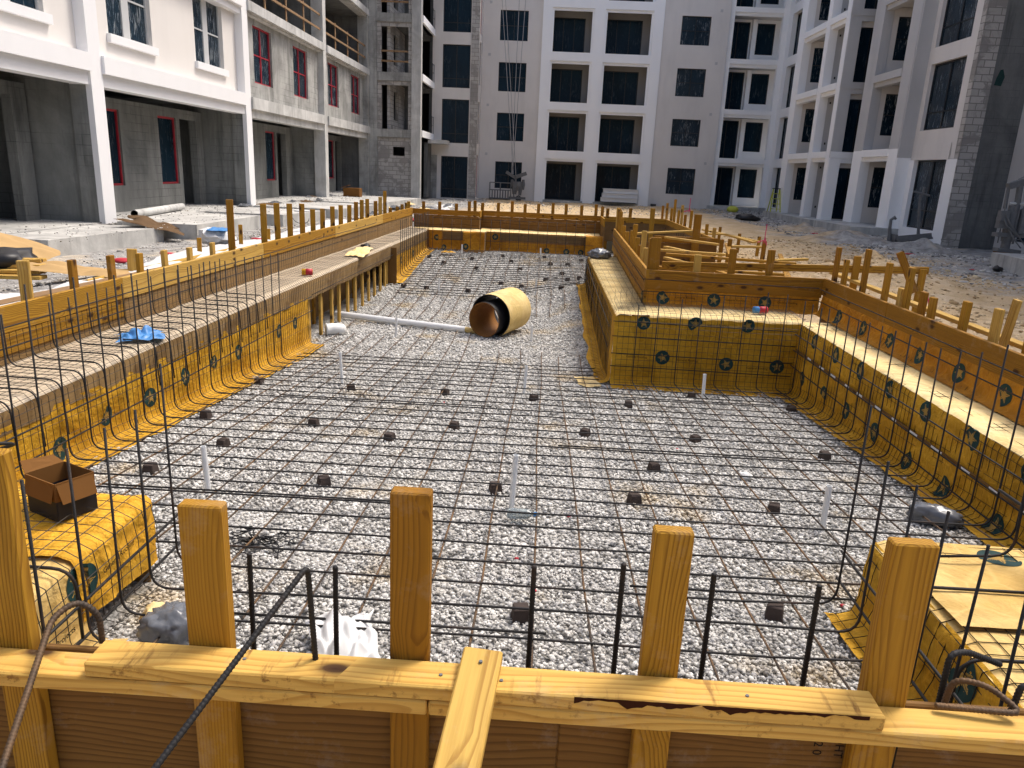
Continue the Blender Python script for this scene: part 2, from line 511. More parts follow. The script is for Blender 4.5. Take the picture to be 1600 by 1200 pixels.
def fillet(pts, r=.07, seg=5):
    pts = [V(p) for p in pts]; out = [pts[0]]
    for a, b, c in zip(pts, pts[1:], pts[2:]):
        d1 = (a - b); d2 = (c - b); l = min(r, d1.length * .45, d2.length * .45)
        if d1.normalized().dot(d2.normalized()) < -.985 or r == 0:
            out.append(b); continue
        s, e = b + d1.normalized() * l, b + d2.normalized() * l
        for k in range(seg + 1):
            t = k / seg
            out.append(s * (1 - t) ** 2 + b * 2 * t * (1 - t) + e * t * t)
    out.append(pts[-1]); return out


def rebar(pts, label, group, r=.0058, mat='rebar', fr=.09, ribs=0, n=6, name='steel_rebar'):
    pts = fillet(pts, fr)
    if ribs:
        q = [pts[0]]
        for a, b in zip(pts, pts[1:]):
            k = max(1, int((b - a).length / ribs))
            q += [a.lerp(b, i / k) for i in range(1, k + 1)]
        pts = q
        radii = [r * (1.17 if i % 3 == 0 else .97) for i in range(len(pts))]
    else: radii = None
    o0 = pts[0].copy()
    mb = MB(); mb.tube([p - o0 for p in pts], r, n, True, 0, radii)
    return tag(mb.build(name, M[mat], None, True, Matrix.Translation(o0)), label, 'rebar', group)


def nz(p, f=1.): return noise.noise(V(p) * f)


def sheet(name, mat, parent, path_fn, y0, y1, n_y, step=.05, amp=.008, freq=7., axis='Y', thick=0):
    """a wrinkled sheet lofted from a profile path_fn(y)->[(x,z)...] between y0 and y1 (axis 'X' swaps x and y)"""
    def res(path):
        L = [0]
        for a, b in zip(path, path[1:]): L.append(L[-1] + math.hypot(b[0] - a[0], b[1] - a[1]))
        n = max(2, int(LT / step)); out = []
        for i in range(n + 1):
            t = L[-1] * i / n; k = 0
            while k < len(L) - 2 and t > L[k + 1]: k += 1
            f = (t - L[k]) / max(1e-6, L[k + 1] - L[k])
            out.append((path[k][0] + (path[k + 1][0] - path[k][0]) * f, path[k][1] + (path[k + 1][1] - path[k][1]) * f))
        return out
    p0 = path_fn(y0); LT = sum(math.hypot(b[0] - a[0], b[1] - a[1]) for a, b in zip(p0, p0[1:]))
    rows = []
    for j in range(n_y + 1):
        y = y0 + (y1 - y0) * j / n_y; row = res(path_fn(y)); r2 = []
        for i, (x, z) in enumerate(row):
            a, b = row[max(0, i - 1)], row[min(len(row) - 1, i + 1)]
            tx, tz = b[0] - a[0], b[1] - a[1]; l = math.hypot(tx, tz) or 1
            nx, nz_ = -tz / l, tx / l
            p = V((x, y, z)) if axis == 'Y' else V((y, x, z))
            d = amp * (noise.noise(p * freq) + .6 * abs(noise.noise(p * freq * 2.1 + V((7, 3, 1)))) + .5 * noise.noise(p * freq * .35))
            r2.append((x + nx * d, y, z + nz_ * d))
        rows.append(r2)
    mb = MB(); n = len(rows[0])
    for r_ in rows:
        for x, y, z in r_: mb.v.append((x, y, z) if axis == 'Y' else (y, x, z))
    for j in range(len(rows) - 1):
        for i in range(n - 1):
            a = j * n + i; mb.f.append((a, a + 1, a + n + 1, a + n)); mb.mi.append(0)
    return mb.build(name, M[mat], parent, True)


def netting(label, group, path_fn, y0, y1, gap=.075, axis='Y', r=.0022, off=.020, ystep=.3):
    """stucco wire netting following the same kind of profile"""
    mb = MB()
    def pts_at(y):
        path = path_fn(y); out = []
        for i, (x, z) in enumerate(path):
            a, b = path[max(0, i - 1)], path[min(len(path) - 1, i + 1)]
            tx, tz = b[0] - a[0], b[1] - a[1]; l = math.hypot(tx, tz) or 1
            out.append((x + tz / l * -off, z + tx / l * off))
        return out
    def P(x, y, z):
        p = (x, y, z) if axis == 'Y' else (y, x, z)
        q = V(p); return q + V((nz(q, 3.1), nz(q + V((5, 5, 5)), 3.1), nz(q + V((9, 1, 2)), 3.1))) * .009
    n = int((y1 - y0) / gap)
    for j in range(n + 1):
        y = y0 + gap * j; pl = pts_at(y); seg = []
        for a, b in zip(pl, pl[1:]):
            k = max(1, int(math.hypot(b[0] - a[0], b[1] - a[1]) / .15))
            seg += [P(a[0] + (b[0] - a[0]) * i / k, y, a[1] + (b[1] - a[1]) * i / k) for i in range(k)]
        seg.append(P(pl[-1][0], y, pl[-1][1]))
        mb.tube(seg, r, 3, False)
    p0 = path_fn(y0); L = [0]
    for a, b in zip(p0, p0[1:]): L.append(L[-1] + math.hypot(b[0] - a[0], b[1] - a[1]))
    m = int(L[-1] / gap)
    for i in range(m + 1):
        t = L[-1] * (i + .5) / (m + 1); k = 0
        while k < len(L) - 2 and t > L[k + 1]: k += 1
        f = (t - L[k]) / max(1e-6, L[k + 1] - L[k]); seg = []
        ny = max(1, int((y1 - y0) / ystep))
        for j in range(ny + 1):
            y = y0 + (y1 - y0) * j / ny; pl = pts_at(y)
            seg.append(P(pl[k][0] + (pl[k + 1][0] - pl[k][0]) * f, y, pl[k][1] + (pl[k + 1][1] - pl[k][1]) * f))
        mb.tube(seg, r, 3, False)
    return tag(mb.build('wire_netting', M['wire'], None, False), label, 'netting', group)


from mathutils.bvhtree import BVHTree
BVH = {}


def surf(o):
    if o not in BVH: BVH[o] = BVHTree.FromPolygons([tuple(v.co) for v in o.data.vertices], [tuple(p_.vertices) for p_ in o.data.polygons])
    return BVH[o]


def emblem(parent, c, nrm, up, r=.083, half=None):
    """printed disc with a pale five-point star, laid on the creases of the paper that carries it"""
    c, nrm, up = V(c), V(nrm).normalized(), V(up).normalized(); rt = up.cross(nrm).normalized()
    sheets = [o for o in ([parent] if parent.type == 'MESH' else [k for k in parent.children if k.name.startswith('paper') or k.name.startswith('patch')])]
    mb = MB(); n, m = 70, 14; a0 = random.uniform(-.5, .5); r *= random.uniform(.92, 1.02); cut = random.choice((9, 9, 9, .5, .65)); ca_ = random.uniform(0, 6.3)
    def pt(rad, an):
        p = c + (rt * math.cos(an) + up * math.sin(an)) * rad
        best = None
        for o in sheets:
            if parent.type != 'MESH' and o.matrix_basis != Matrix.Identity(4): continue
            h = surf(o).ray_cast(p + nrm * .06, -nrm, .14)
            if h[0] is not None and (best is None or h[3] < best[1]): best = (h[0], h[3])
        return (best[0] if best else p) + nrm * .0022
    P_ = [[pt(r * k / m, 2 * math.pi * i_ / n) for i_ in range(n)] for k in range(m + 1)]
    def star(rad, an):
        a = (an - a0 - math.pi / 2) % (2 * math.pi / 5); a = min(a, 2 * math.pi / 5 - a)
        R0, R1 = .76, .30; w = math.pi / 5
        x0, y0, x1, y1 = R0, 0, R1 * math.cos(w), R1 * math.sin(w)
        x, y = rad * math.cos(a), rad * math.sin(a)
        return (x1 - x0) * (y - y0) - (y1 - y0) * (x - x0) > 0 and not (a < .05 and .18 < rad < .6)
    for k in range(m):
        for i_ in range(n):
            an, rad = 2 * math.pi * (i_ + .5) / n, (k + .5) / m
            if rad * math.cos(an - ca_) > cut: continue
            i2 = (i_ + 1) % n
            q = [P_[k][i_], P_[k + 1][i_], P_[k + 1][i2], P_[k][i2]] if k else [P_[0][0], P_[1][i_], P_[1][i2]]
            mb.poly(q, 1 if star(rad, an) else 0)
    return mb.build('emblem', [M['star_ink'], M['star_pale']], parent)


def words(txt, size, origin, xdir, ydir, parent, mat='ink', bold=0):
    cu = bpy.data.curves.new('lettering', 'FONT'); cu.body = txt; cu.size = size; cu.offset = bold
    ob = bpy.data.objects.new('tmp_lettering', cu); COL.objects.link(ob)
    dg = bpy.context.evaluated_depsgraph_get()
    me = bpy.data.meshes.new_from_object(ob.evaluated_get(dg)); me.name = 'lettering'
    bpy.data.objects.remove(ob); bpy.data.curves.remove(cu)
    me.materials.clear(); me.materials.append(M[mat])
    x, y = V(xdir).normalized(), V(ydir).normalized(); z = x.cross(y); o = V(origin)
    w4 = Matrix(((x.x, y.x, z.x, o.x), (x.y, y.y, z.y, o.y), (x.z, y.z, z.z, o.z), (0, 0, 0, 1)))
    return link('lettering', me, parent, w4)

# ================================================================== GROUND AND POOL BED
def in_pool(x, y):
    if 1.56 < y < 9.22 and -3.9 < x < 3.42: return True
    if 9.2 < y < 15.6 and -3.9 < x < 1.32: return True
    if 15.5 < y < 20.95 and -3.9 < x < 3.2: return True
    return False


def gz(x, y):
    z = .0
    if x > 3.2 or y > 21: z += .10 * nz((x * .35, y * .35, 1)) + .05 * nz((x * 1.3, y * 1.3, 4))
    elif x < -3.8: z += .03 * nz((x * .9, y * .9, 2)) + .40 * sstep(-6.9, -4.6, x) * sstep(22, 17, y)
    if x > 1.3 and 9 < y < 16: z += -.25 + .10 * nz((x * 1.2, y * 1.2, 7)) + .5 * sstep(4.2, 5.5, x) * .5
    z += .45 * math.exp(-((x - 6.2) ** 2 / 1.0 + (y - 14.2) ** 2 / 2.2))
    return z


xs = sorted(set([-400, -150, -60, -30, -20] + [round(-14 + .4 * i, 3) for i in range(26)] + [-3.9, -3.86] + [round(-3.6 + .3 * i, 3) for i in range(23)] +
                [1.32, 3.2, 3.42] + [round(3.6 + .3 * i, 3) for i in range(38)] + [15.5, 20, 30, 60, 150, 400]))
ys = sorted(set([-400, -100, -20, -5, 0, 1, 1.56] + [round(1.8 + .3 * i, 3) for i in range(64)] + [9.22, 15.55, 20.95] + [round(21.3 + .5 * i, 3) for i in range(52)] + [50, 80, 200, 900]))
gm = MB(); idx = {}
for j, y in enumerate(ys):
    for i, x in enumerate(xs):
        idx[i, j] = len(gm.v); gm.v.append((x, y, gz(x, y) if -14 < x < 16 and 1 < y < 47 else 0))
for j in range(len(ys) - 1):
    for i in range(len(xs) - 1):
        if in_pool((xs[i] + xs[i + 1]) / 2, (ys[j] + ys[j + 1]) / 2): continue
        gm.f.append((idx[i, j], idx[i + 1, j], idx[i + 1, j + 1], idx[i, j + 1])); gm.mi.append(0)
tag(gm.build('ground', M['ground'], None, True), kind='structure')

fm = MB()
fm.grid(lambda s, t: (-3.85 + 7.2 * s, 1.5 + 19.5 * t, zf(-3.85 + 7.2 * s, 1.5 + 19.5 * t) - .012 + .02 * nz((s * 7.2 * 2, t * 19.5 * 2, 0))), 60, 160)
tag(fm.build('gravel_bed', M['gbed'], None, True), kind='structure')


def stones(name, mat, pts, sizes, label, cat, flat=.7):
    """one object of many loose stones, each a dented icosahedron"""
    ph = (1 + 5 ** .5) / 2
    iv = np.array([(-1, ph, 0), (1, ph, 0), (-1, -ph, 0), (1, -ph, 0), (0, -1, ph), (0, 1, ph), (0, -1, -ph), (0, 1, -ph), (ph, 0, -1), (ph, 0, 1), (-ph, 0, -1), (-ph, 0, 1)]) / 1.902
    ft = np.array([(0, 11, 5), (0, 5, 1), (0, 1, 7), (0, 7, 10), (0, 10, 11), (1, 5, 9), (5, 11, 4), (11, 10, 2), (10, 7, 6), (7, 1, 8), (3, 9, 4), (3, 4, 2), (3, 2, 6), (3, 6, 8), (3, 8, 9), (4, 9, 5), (2, 4, 11), (6, 2, 10), (8, 6, 7), (9, 8, 1)])
    n = len(pts); q = rng.normal(size=(n, 4)); q /= np.linalg.norm(q, axis=1)[:, None]
    w, x, y, z = q.T
    R = np.stack([1 - 2 * (y * y + z * z), 2 * (x * y - z * w), 2 * (x * z + y * w), 2 * (x * y + z * w), 1 - 2 * (x * x + z * z), 2 * (y * z - x * w), 2 * (x * z - y * w), 2 * (y * z + x * w), 1 - 2 * (x * x + y * y)], 1).reshape(n, 3, 3)
    base = iv[None] * rng.uniform(.68, 1.18, (n, 12, 1)) * np.stack([rng.uniform(.8, 1.25, n), rng.uniform(.75, 1.1, n), rng.uniform(.5, .9, n)], 1)[:, None, :]
    P = np.einsum('nij,nkj->nki', R, base) * np.array(sizes)[:, None, None]
    P[:, :, 2] *= flat
    P += np.array(pts)[:, None, :]
    F = (ft[None] + (np.arange(n) * 12)[:, None, None]).reshape(-1, 3)
    me = bpy.data.meshes.new(name); me.vertices.add(n * 12); me.vertices.foreach_set('co', P.reshape(-1).astype(np.float32))
    me.loops.add(len(F) * 3); me.loops.foreach_set('vertex_index', F.reshape(-1).astype(np.int32))
    me.polygons.add(len(F)); me.polygons.foreach_set('loop_start', np.arange(0, len(F) * 3, 3, dtype=np.int32))
    me.update(calc_edges=True); me.validate(); me.materials.append(M[mat])
    return tag(link(name, me), label, cat, None, 'stuff')


gp, gs = [], []
for (y0, y1, dens, s0, s1) in ((1.56, 3.6, 4300, .007, .0145), (3.6, 6.0, 2700, .009, .0165), (6.0, 9.2, 1500, .011, .019), (9.2, 14, 800, .013, .022), (14, 19.9, 420, .015, .025)):
    n = int(dens * (y1 - y0) * 6.4); X = rng.uniform(-3.3, 3.05, n); Y = rng.uniform(y0, y1, n)
    for x, y in zip(X, Y):
        if y < 3.16 and (x < -1.75 or x > 1.57): continue
        if y > 8.4 and x > .93 and y < 14.6: continue
        if y > 14.5 and x > 1.4: continue
        if x > 2.96: continue
        sz = random.uniform(s0, s1) * (1.5 if random.random() < .05 else 1)
        gp.append((x, y, zf(x, y) + random.uniform(-.008, .006))); gs.append(sz)
stones('loose_gravel', 'stone', gp, gs, 'white and grey crushed stone covering the pool floor', 'gravel')

# ================================================================== LEFT SIDE OF THE POOL
def zb(y): return interp(y, [(3, .19), (10, .155), (14, .13), (20, .11)])
def zband(y): return interp(y, [(3, .05), (4.6, .04), (8, -.03), (10, -.09), (14, -.12), (20, -.12)])

fw = thing('form_wall', (-3.8, 10, 0), 'long left rim form of yellow boards over weathered brown plywood', 'formwork', 'wooden rim forms of the pool')
segs = [1.52, 3.9, 6.55, 9.9, 13.2, 16.9, 20.5]
for k, (a, b) in enumerate(zip(segs, segs[1:])):
    dx = random.uniform(-.004, .004)
    lumber('rim_board', (xw(a) - .019 + dx, a + .003, .525), (xw(b) - .019 + dx, b - .003, .525 + random.uniform(-.004, .004)), .19, .038, 'pine' if k % 2 else 'pine_pale', (0, 0, 1), fw)
    if k < 2: lumber('rim_board', (xw(a) - .021, a + .003, .352), (xw(b) - .021, b - .003, .352), .15, .038, 'pine', (0, 0, 1), fw)
for a, b in zip(segs, segs[1:]):
    hi = .272 if a < 5 else .426
    lumber('plywood_sheet', (xw(a) - .026, a + .004, (hi - .9) / 2), (xw(b) - .026, b - .004, (hi - .9) / 2), hi + .9, .018, 'ply_lt', (0, 0, 1), fw)

bl = thing('bench_form', (-3.4, 10, 0), 'long left bench form with a tan top, brown band, yellow paper and bare studs', 'formwork', 'wooden bench forms of the pool')
sheet('bench_top', 'ply_top', bl, lambda y: [(xw(y) - .005, zb(y) + .03), (xw(y) + .02, zb(y) + .008), (xb(y) - .02, zb(y)), (xb(y) + .004, zb(y) - .03)], 3.1, 20.45, 330, .04, .010, 5)
sheet('front_band', 'ply_y', bl, lambda y: [(xb(y) + .008, zb(y) - .028), (xb(y) + .012, zband(y) + .02 * nz((y * 3, 0, 0)) - .03)], 3.1, 19.85, 300, .04, .006, 6)
def pf_left(y):
    f = zf(-3.1, y)
    return [(xb(y) + .002, zband(y) + .02), (xb(y) + .012, zband(y) - .12), (xb(y) + .012, f + .095), (xb(y) + .03, f + .035), (xb(y) + .085, f + .016), (xb(y) + .24 + .03 * nz((y * 2, 4, 0)), f + .014)]
near_lin = sheet('paper_lining', 'kraft', bl, pf_left, 3.15, 9.95, 150, .03, .022, 5)
far_lin = sheet('paper_lining', 'kraft', bl, pf_left, 15.35, 19.82, 80, .04, .014, 6)
for y, z in ((4.64, -.25), (5.2, -.2), (5.81, -.24), (6.42, -.23), (7.02, -.25), (7.6, -.28), (8.84, -.31), (9.44, -.33)):
    emblem(near_lin, (xb(y) + .034, y, z), (1, 0, 0), (0, 0, 1), .082)
for y in (16.4, 17.8): emblem(far_lin, (xb(y) + .034, y, -.3), (1, 0, 0), (0, 0, 1), .082)
for y in (10.2, 10.75, 11.31, 11.72, 12.24, 12.72, 13.24, 13.7, 14.18, 14.64, 15.07, 15.25):
    lumber('stud', (xb(y) - .06, y, zf(-3.2, y) - .05), (xb(y) - .06 + random.uniform(-.01, .01), y + random.uniform(-.02, .02), zb(y) - .04), .089, .038, 'pine_pale', (0, 1, 0), bl)
    if y < 14: lumber('stud', (xw(y) + .12, y + .22, zf(-3.2, y) - .05), (xw(y) + .12, y + .22, zb(y) - .04), .089, .038, 'pine', (0, 1, 0), bl)
lumber('stud', (xb(9.5) - .03, 9.62, zf(-3.2, 9.6) - .05), (xb(9.5) - .03, 9.6, -.1), .089, .038, 'pine_deep', (1, 0, 0), bl)
lumber('end_panel', (xb(15.3) - .02, 15.33, zf(-3.2, 15.3) - .05), (xb(15.3) - .02, 15.33, zb(15) - .05), .3, .018, 'ply_dark', (1, 0, 0), bl)

def net_left(y):
    f = zf(-3.1, y)
    p = [(xw(y) + .004, .44), (xw(y) + .006, zb(y) + .06), (xw(y) + .05, zb(y) + .014), (xb(y) - .02, zb(y) + .008), (xb(y) + .02, zb(y) - .04), (xb(y) + .024, zband(y) - .03)]
    return p + [(xb(y) + .03, f + .14), (xb(y) + .055, f + .055), (xb(y) + .13, f + .022), (xb(y) + .22, f + .022)]
netting('black wire netting draped over the near left wall and bench', 'wire netting over the forms', lambda y: net_left(y), 3.15, 9.9, .07)
netting('black wire netting over the left wall and bench at the bare studs', 'wire netting over the forms', lambda y: net_left(y)[:6], 9.98, 15.3, .08)
netting('black wire netting over the far left wall and bench', 'wire netting over the forms', lambda y: net_left(y), 15.38, 19.8, .09)

# ---- step block in the near left corner
sb = thing('step_form', (-2.4, 2.3, -.2), 'low step form wrapped in orange and pale yellow paper, near left corner', 'formwork', 'paper wrapped step forms')
def pf_lb(y):
    f = zf(-1.7, y)
    return [(-3.76, .158), (-1.815, .153), (-1.782, .146), (-1.768, .115), (-1.765, .02), (-1.762, f + .09), (-1.745, f + .035), (-1.69, f + .016), (-1.60, f + .02)]
lb2 = sheet('paper_lining', 'kraft_mid', sb, lambda y: [(x - .004, z - .012) for x, z in pf_lb(y)], 1.56, 2.60, 40, .022, .010, 8)
lb1 = sheet('paper_lining', 'kraft_step', sb, lambda y: [(x + .006, z + .006) for x, z in pf_lb(y)[:6]] + [(-1.755, zf(-1.7, y) + .10)], 2.56, 3.15, 30, .022, .016, 9)
tag(lb1, 'crumpled orange paper'); tag(lb2, 'smoother pale yellow paper')
lumber('end_panel', (-3.7, 3.13, -.1), (-1.79, 3.13, -.1), .46, .018, 'ply_x', (0, 0, 1), sb)
emblem(lb2, (-1.742, 2.58, .045), (1, 0, .05), (0, 0, 1), .085)
words('General Roofing', .036, (-1.728, 2.68, .03), (0, 1, .07), (0, -.07, 1), lb1, bold=.0006)
words('General Roofing', .036, (-1.738, 2.04, -.10), (0, 1, .0), (0, 0, 1), lb2, bold=.0006)
words('Projects', .036, (-1.738, 2.36, -.10), (0, 1, .0), (0, 0, 1), lb2, bold=.0006)
def net_lb(y):
    f = zf(-1.7, y)
    return [(-3.7, .170), (-1.81, .168), (-1.765, .145), (-1.750, .04), (-1.748, f + .10), (-1.73, f + .05), (-1.64, f + .03)]
netting('wire netting wrapped over the orange step form, near left', 'wire netting over the forms', net_lb, 1.6, 3.12, .075)

# ---- step block in the near right corner
sr = thing('step_form', (2.4, 2.3, -.2), 'low step form with a pale paper top, near right corner', 'formwork', 'paper wrapped step forms')
def pf_rb(y):
    f = zf(1.6, y)
    return [(1.60, .130), (1.576, .11), (1.568, -.02), (1.565, f + .09), (1.55, f + .035), (1.49, f + .018), (1.42 + .02 * nz((y * 4, 1, 1)), f + .02)]
sheet('paper_top', 'kraft_mid', sr, lambda y: [(3.42, .14), (1.64, .136), (1.585, .118)], 1.56, 3.2, 46, .03, .009, 4)
rb1 = sheet('paper_lining', 'kraft', sr, pf_rb, 1.56, 3.2, 50, .022, .013, 9)
sheet('paper_flap', 'kraft_mid', sr, lambda y: [(2.9, .150 + .02 * (y - 2.42)), (2.3, .158 + .09 * max(0, .22 - abs(y - 2.56))), (1.62, .148)], 2.5, 3.05, 14, .05, .012, 5)
lumber('end_panel', (1.60, 3.18, -.1), (3.4, 3.18, -.1), .44, .018, 'ply_x', (0, 0, 1), sr)
emblem(rb1, (1.548, 2.36, .035), (-1, 0, .05), (0, 0, 1), .088)
emblem(rb1, (1.548, 2.05, -.16), (-1, 0, .05), (0, 0, 1), .088)
emblem(sr, (2.08, 3.07, .172), (0, 0, 1), (0, 1, 0), .085)
def net_rb(y):
    f = zf(1.6, y)
    return [(3.3, .165), (1.64, .162), (1.565, .13), (1.545, .02), (1.54, f + .13), (1.52, f + .06), (1.42, f + .035)]
netting('wire netting wrapped over the pale topped step form, near right', 'wire netting over the forms', net_rb, 1.6, 3.18, .075)

# raised corner behind the right step block
rc = thing('form_wall', (2.8, 2.2, .1), 'raised corner form with creased paper and a board, right frame edge', 'formwork', 'wooden rim forms of the pool')
rcl = sheet('paper_lining', 'kraft_o', rc, lambda y: [(2.262, .47), (2.25, .40), (2.245, .2), (2.225, .145), (2.12, .142)], 1.56, 2.98, 40, .025, .016, 8)
lumber('rim_board', (2.24, 1.56, .545), (2.24, 3.0, .545), .15, .038, 'pine_deep', (0, 0, 1), rc)
lumber('rim_board', (2.262, 3.0, .5), (3.44, 3.0, .5), .24, .038, 'pine_deep', (0, 0, 1), rc)
emblem(rcl, (2.215, 2.35, .26), (-1, 0, 0), (0, 0, 1), .085)

# ================================================================== RIGHT SIDE
fr = thing('form_wall', (3.4, 6, 0), 'right rim form of wide yellow boards beside the near bench', 'formwork', 'wooden rim forms of the pool')
for a, b in ((2.9, 4.75), (4.75, 7.35), (7.35, 9.1)):
    lumber('rim_board', (3.37, a + .003, .52), (3.37, b - .003, .52 + random.uniform(-.004, .004)), .2, .038, 'pine_deep' if a > 4 else 'pine', (0, 0, 1), fr)
rr = sheet('paper_lining', 'kraft_o', fr, lambda y: [(3.362, .44), (3.350, .415), (3.340, .27), (3.315, .215), (3.26, .205)], 2.98, 9.05, 150, .03, .010, 7)
for y, z in ((9.18, .2), (8.44, .26), (7.77, .27), (7.16, .27), (6.54, .28), (5.9, .29), (5.29, .29), (4.68, .29)):
    if y < 9.05: emblem(rr, (3.318, y, z + .02), (-1, 0, .1), (0, 0, 1), .083)
lumber('plywood_sheet', (3.40, 2.9, -.2), (3.40, 9.1, -.2), 1.2, .018, 'ply_x', (0, 0, 1), fr)

br = thing('bench_form', (3.1, 6, 0), 'near right bench form with a bleached paper top and star printed face', 'formwork', 'wooden bench forms of the pool')
sheet('paper_top', 'kraft_pale', br, lambda y: [(3.345, .205), (3.30, .198), (2.965, .192), (2.94, .172)], 3.2, 8.5, 130, .03, .008, 6)
def pf_right(y):
    f = zf(2.9, y)
    return [(2.945, .175), (2.932, .14), (2.928, f + .095), (2.91, f + .035), (2.86, f + .018), (2.75 + .02 * nz((y * 3, 2, 1)), f + .016)]
brl = sheet('paper_lining', 'kraft', br, pf_right, 3.2, 8.48, 140, .03, .015, 6)
for y, z in ((8.11, -.37), (7.46, -.35), (6.87, -.34), (6.23, -.33), (5.63, -.34), (5.05, -.32), (4.41, -.31), (3.8, -.28)):
    emblem(brl, (2.908, y, z), (-1, 0, 0), (0, 0, 1), .083)
for y, z in ((7.93, .10), (7.32, .10), (6.72, .10), (6.12, .10), (5.49, .11), (4.87, .12), (4.25, .12)):
    emblem(brl, (2.908, y, z - .01), (-1, 0, .1), (0, 0, 1), .083)
bs = lumber('batten_strip', (2.912, 3.25, -.105), (2.912, 8.4, -.115), .034, .006, 'ply_dark', (0, 0, 1), br)
for k in range(14):
    y = 3.4 + k * .34 + random.uniform(0, .1); mb = MB(); mb.box(2.906, 2.9085, y, y + random.uniform(.05, .16), -.115, -.098); mb.build('label_strip', M['foam'], bs)
def net_right(y):
    f = zf(2.9, y)
    return [(3.352, .435), (3.345, .40), (3.327, .27), (3.30, .225), (3.25, .213), (2.965, .205), (2.925, .18), (2.912, .13), (2.91, f + .14), (2.885, f + .055), (2.83, f + .028), (2.70, f + .026)]
netting('wire netting over the near right bench and its rim wall', 'wire netting over the forms', net_right, 3.2, 8.42, .065)

# peninsula: bench and rim that jut into the pool
pf = thing('form_wall', (2.3, 9.1, .2), 'rim form of knotty boards above orange paper, facing the camera on the peninsula', 'formwork', 'wooden rim forms of the pool')
lumber('rim_board', (1.27, 9.12, .565), (3.36, 9.12, .560), .11, .038, 'pine_deep', (0, 0, 1), pf)
lumber('rim_board', (1.275, 9.118, .448), (3.36, 9.118, .445), .12, .038, 'pine_deep', (0, 0, 1), pf)
pfl = sheet('paper_lining', 'kraft_o', pf, lambda x: [(9.105, .395), (9.095, .27), (9.075, .205), (9.03, .192)], 1.28, 3.34, 50, .03, .008, 7, 'X')
for x in (1.48, 2.09, 2.70): emblem(pfl, (x, 9.07, .295), (0, -1, 0), (0, 0, 1), .083)
for x in (1.62, 2.22, 2.84): words('General Roofing', .036, (x, 9.066, .30), (1, 0, 0), (0, 0, 1), pfl)

ps = thing('form_wall', (1.35, 12, .2), 'stacked plank rim form along the left flank of the peninsula', 'formwork', 'wooden rim forms of the pool')
for z in (.565, .452, .339, .226):
    lumber('rim_board', (1.268 if z < .56 else 1.272, 9.1, z), (1.462, 16.0, z), .108, .038, random.choice(('pine', 'pine_deep')), (0, 0, 1), ps)
emblem(ps, (1.244, 9.24, .27), (-1, 0, 0), (0, 0, 1), .08)

pb = thing('bench_form', (1.6, 9, -.2), 'peninsula bench form wrapped in star printed paper with a bleached top', 'formwork', 'wooden bench forms of the pool')
sheet('paper_top', 'kraft_pale', pb, lambda y: [(1.27 + (y - 9) * .027, .192), (.90, .182), (.868, .155)], 8.46, 14.5, 120, .03, .010, 6)
sheet('paper_top', 'kraft_pale', pb, lambda x: [(9.08, .199), (8.53, .188), (8.478, .158)], 1.255, 3.0, 40, .03, .010, 6, 'X')
def pf_pside(y):
    f = zf(.8, y)
    return [(.872, .165), (.862, .12), (.858, f + .1), (.84, f + .04), (.76, f + .02), (.68 + .05 * nz((y * 1.7, 2, 1)), f + .02)]
sheet('paper_lining', 'kraft', pb, pf_pside, 8.47, 14.5, 110, .035, .016, 6)
def pf_pfront(x):
    f = zf(min(x, 2.9), 8.4)
    return [(8.482, .165), (8.470, .12), (8.468, f + .09), (8.45, f + .04), (8.38, f + .02), (8.22 + .04 * nz((x * 3, 2, 1)), f + .02)]
ppl = sheet('paper_lining', 'kraft', pb, pf_pfront, .86, 2.95, 60, .03, .016, 6, 'X')
lumber('overlap_sheet', (2.0, 8.452, -.2), (2.94, 8.452, -.2), .42, .006, 'ply_kraft', (0, 0, 1), pb) if 'ply_kraft' in M else None
for x, z in ((1.19, .09), (1.77, .11), (2.36, .12), (1.44, -.30), (2.17, -.34), (2.75, -.34)):
    emblem(ppl, (x, 8.440, z), (0, -1, 0), (0, 0, 1), .083)
for x, z in ((1.32, .10), (1.9, .115), (1.02, -.30), (1.6, -.31), (2.4, -.36)):
    words('General Roofing', .036, (x, 8.438, z - .012), (1, 0, 0), (0, 0, 1), ppl)
lumber('end_panel', (.87, 14.49, -.1), (1.4, 14.49, -.1), .52, .018, 'ply_x', (0, 0, 1), pb)
def net_pfront(x):
    f = zf(min(x, 2.9), 8.4)
    return [(9.06, .37), (9.05, .27), (9.03, .22), (8.53, .205), (8.458, .17), (8.444, .1), (8.44, f + .1), (8.42, f + .05), (8.28, f + .03)]
netting('wire netting over the front of the peninsula bench', 'wire netting over the forms', net_pfront, .9, 3.0, .065, 'X', off=-.016)
def net_pside(y):
    f = zf(.8, y); return [(1.24 + (y - 9) * .027, .25), (1.22 + (y - 9) * .027, .205), (.88, .2), (.845, .15), (.835, f + .1), (.80, f + .05), (.72, f + .03)]
netting('wire netting over the left flank of the peninsula bench', 'wire netting over the forms', net_pside, 8.5, 14.4, .07, off=-.016)

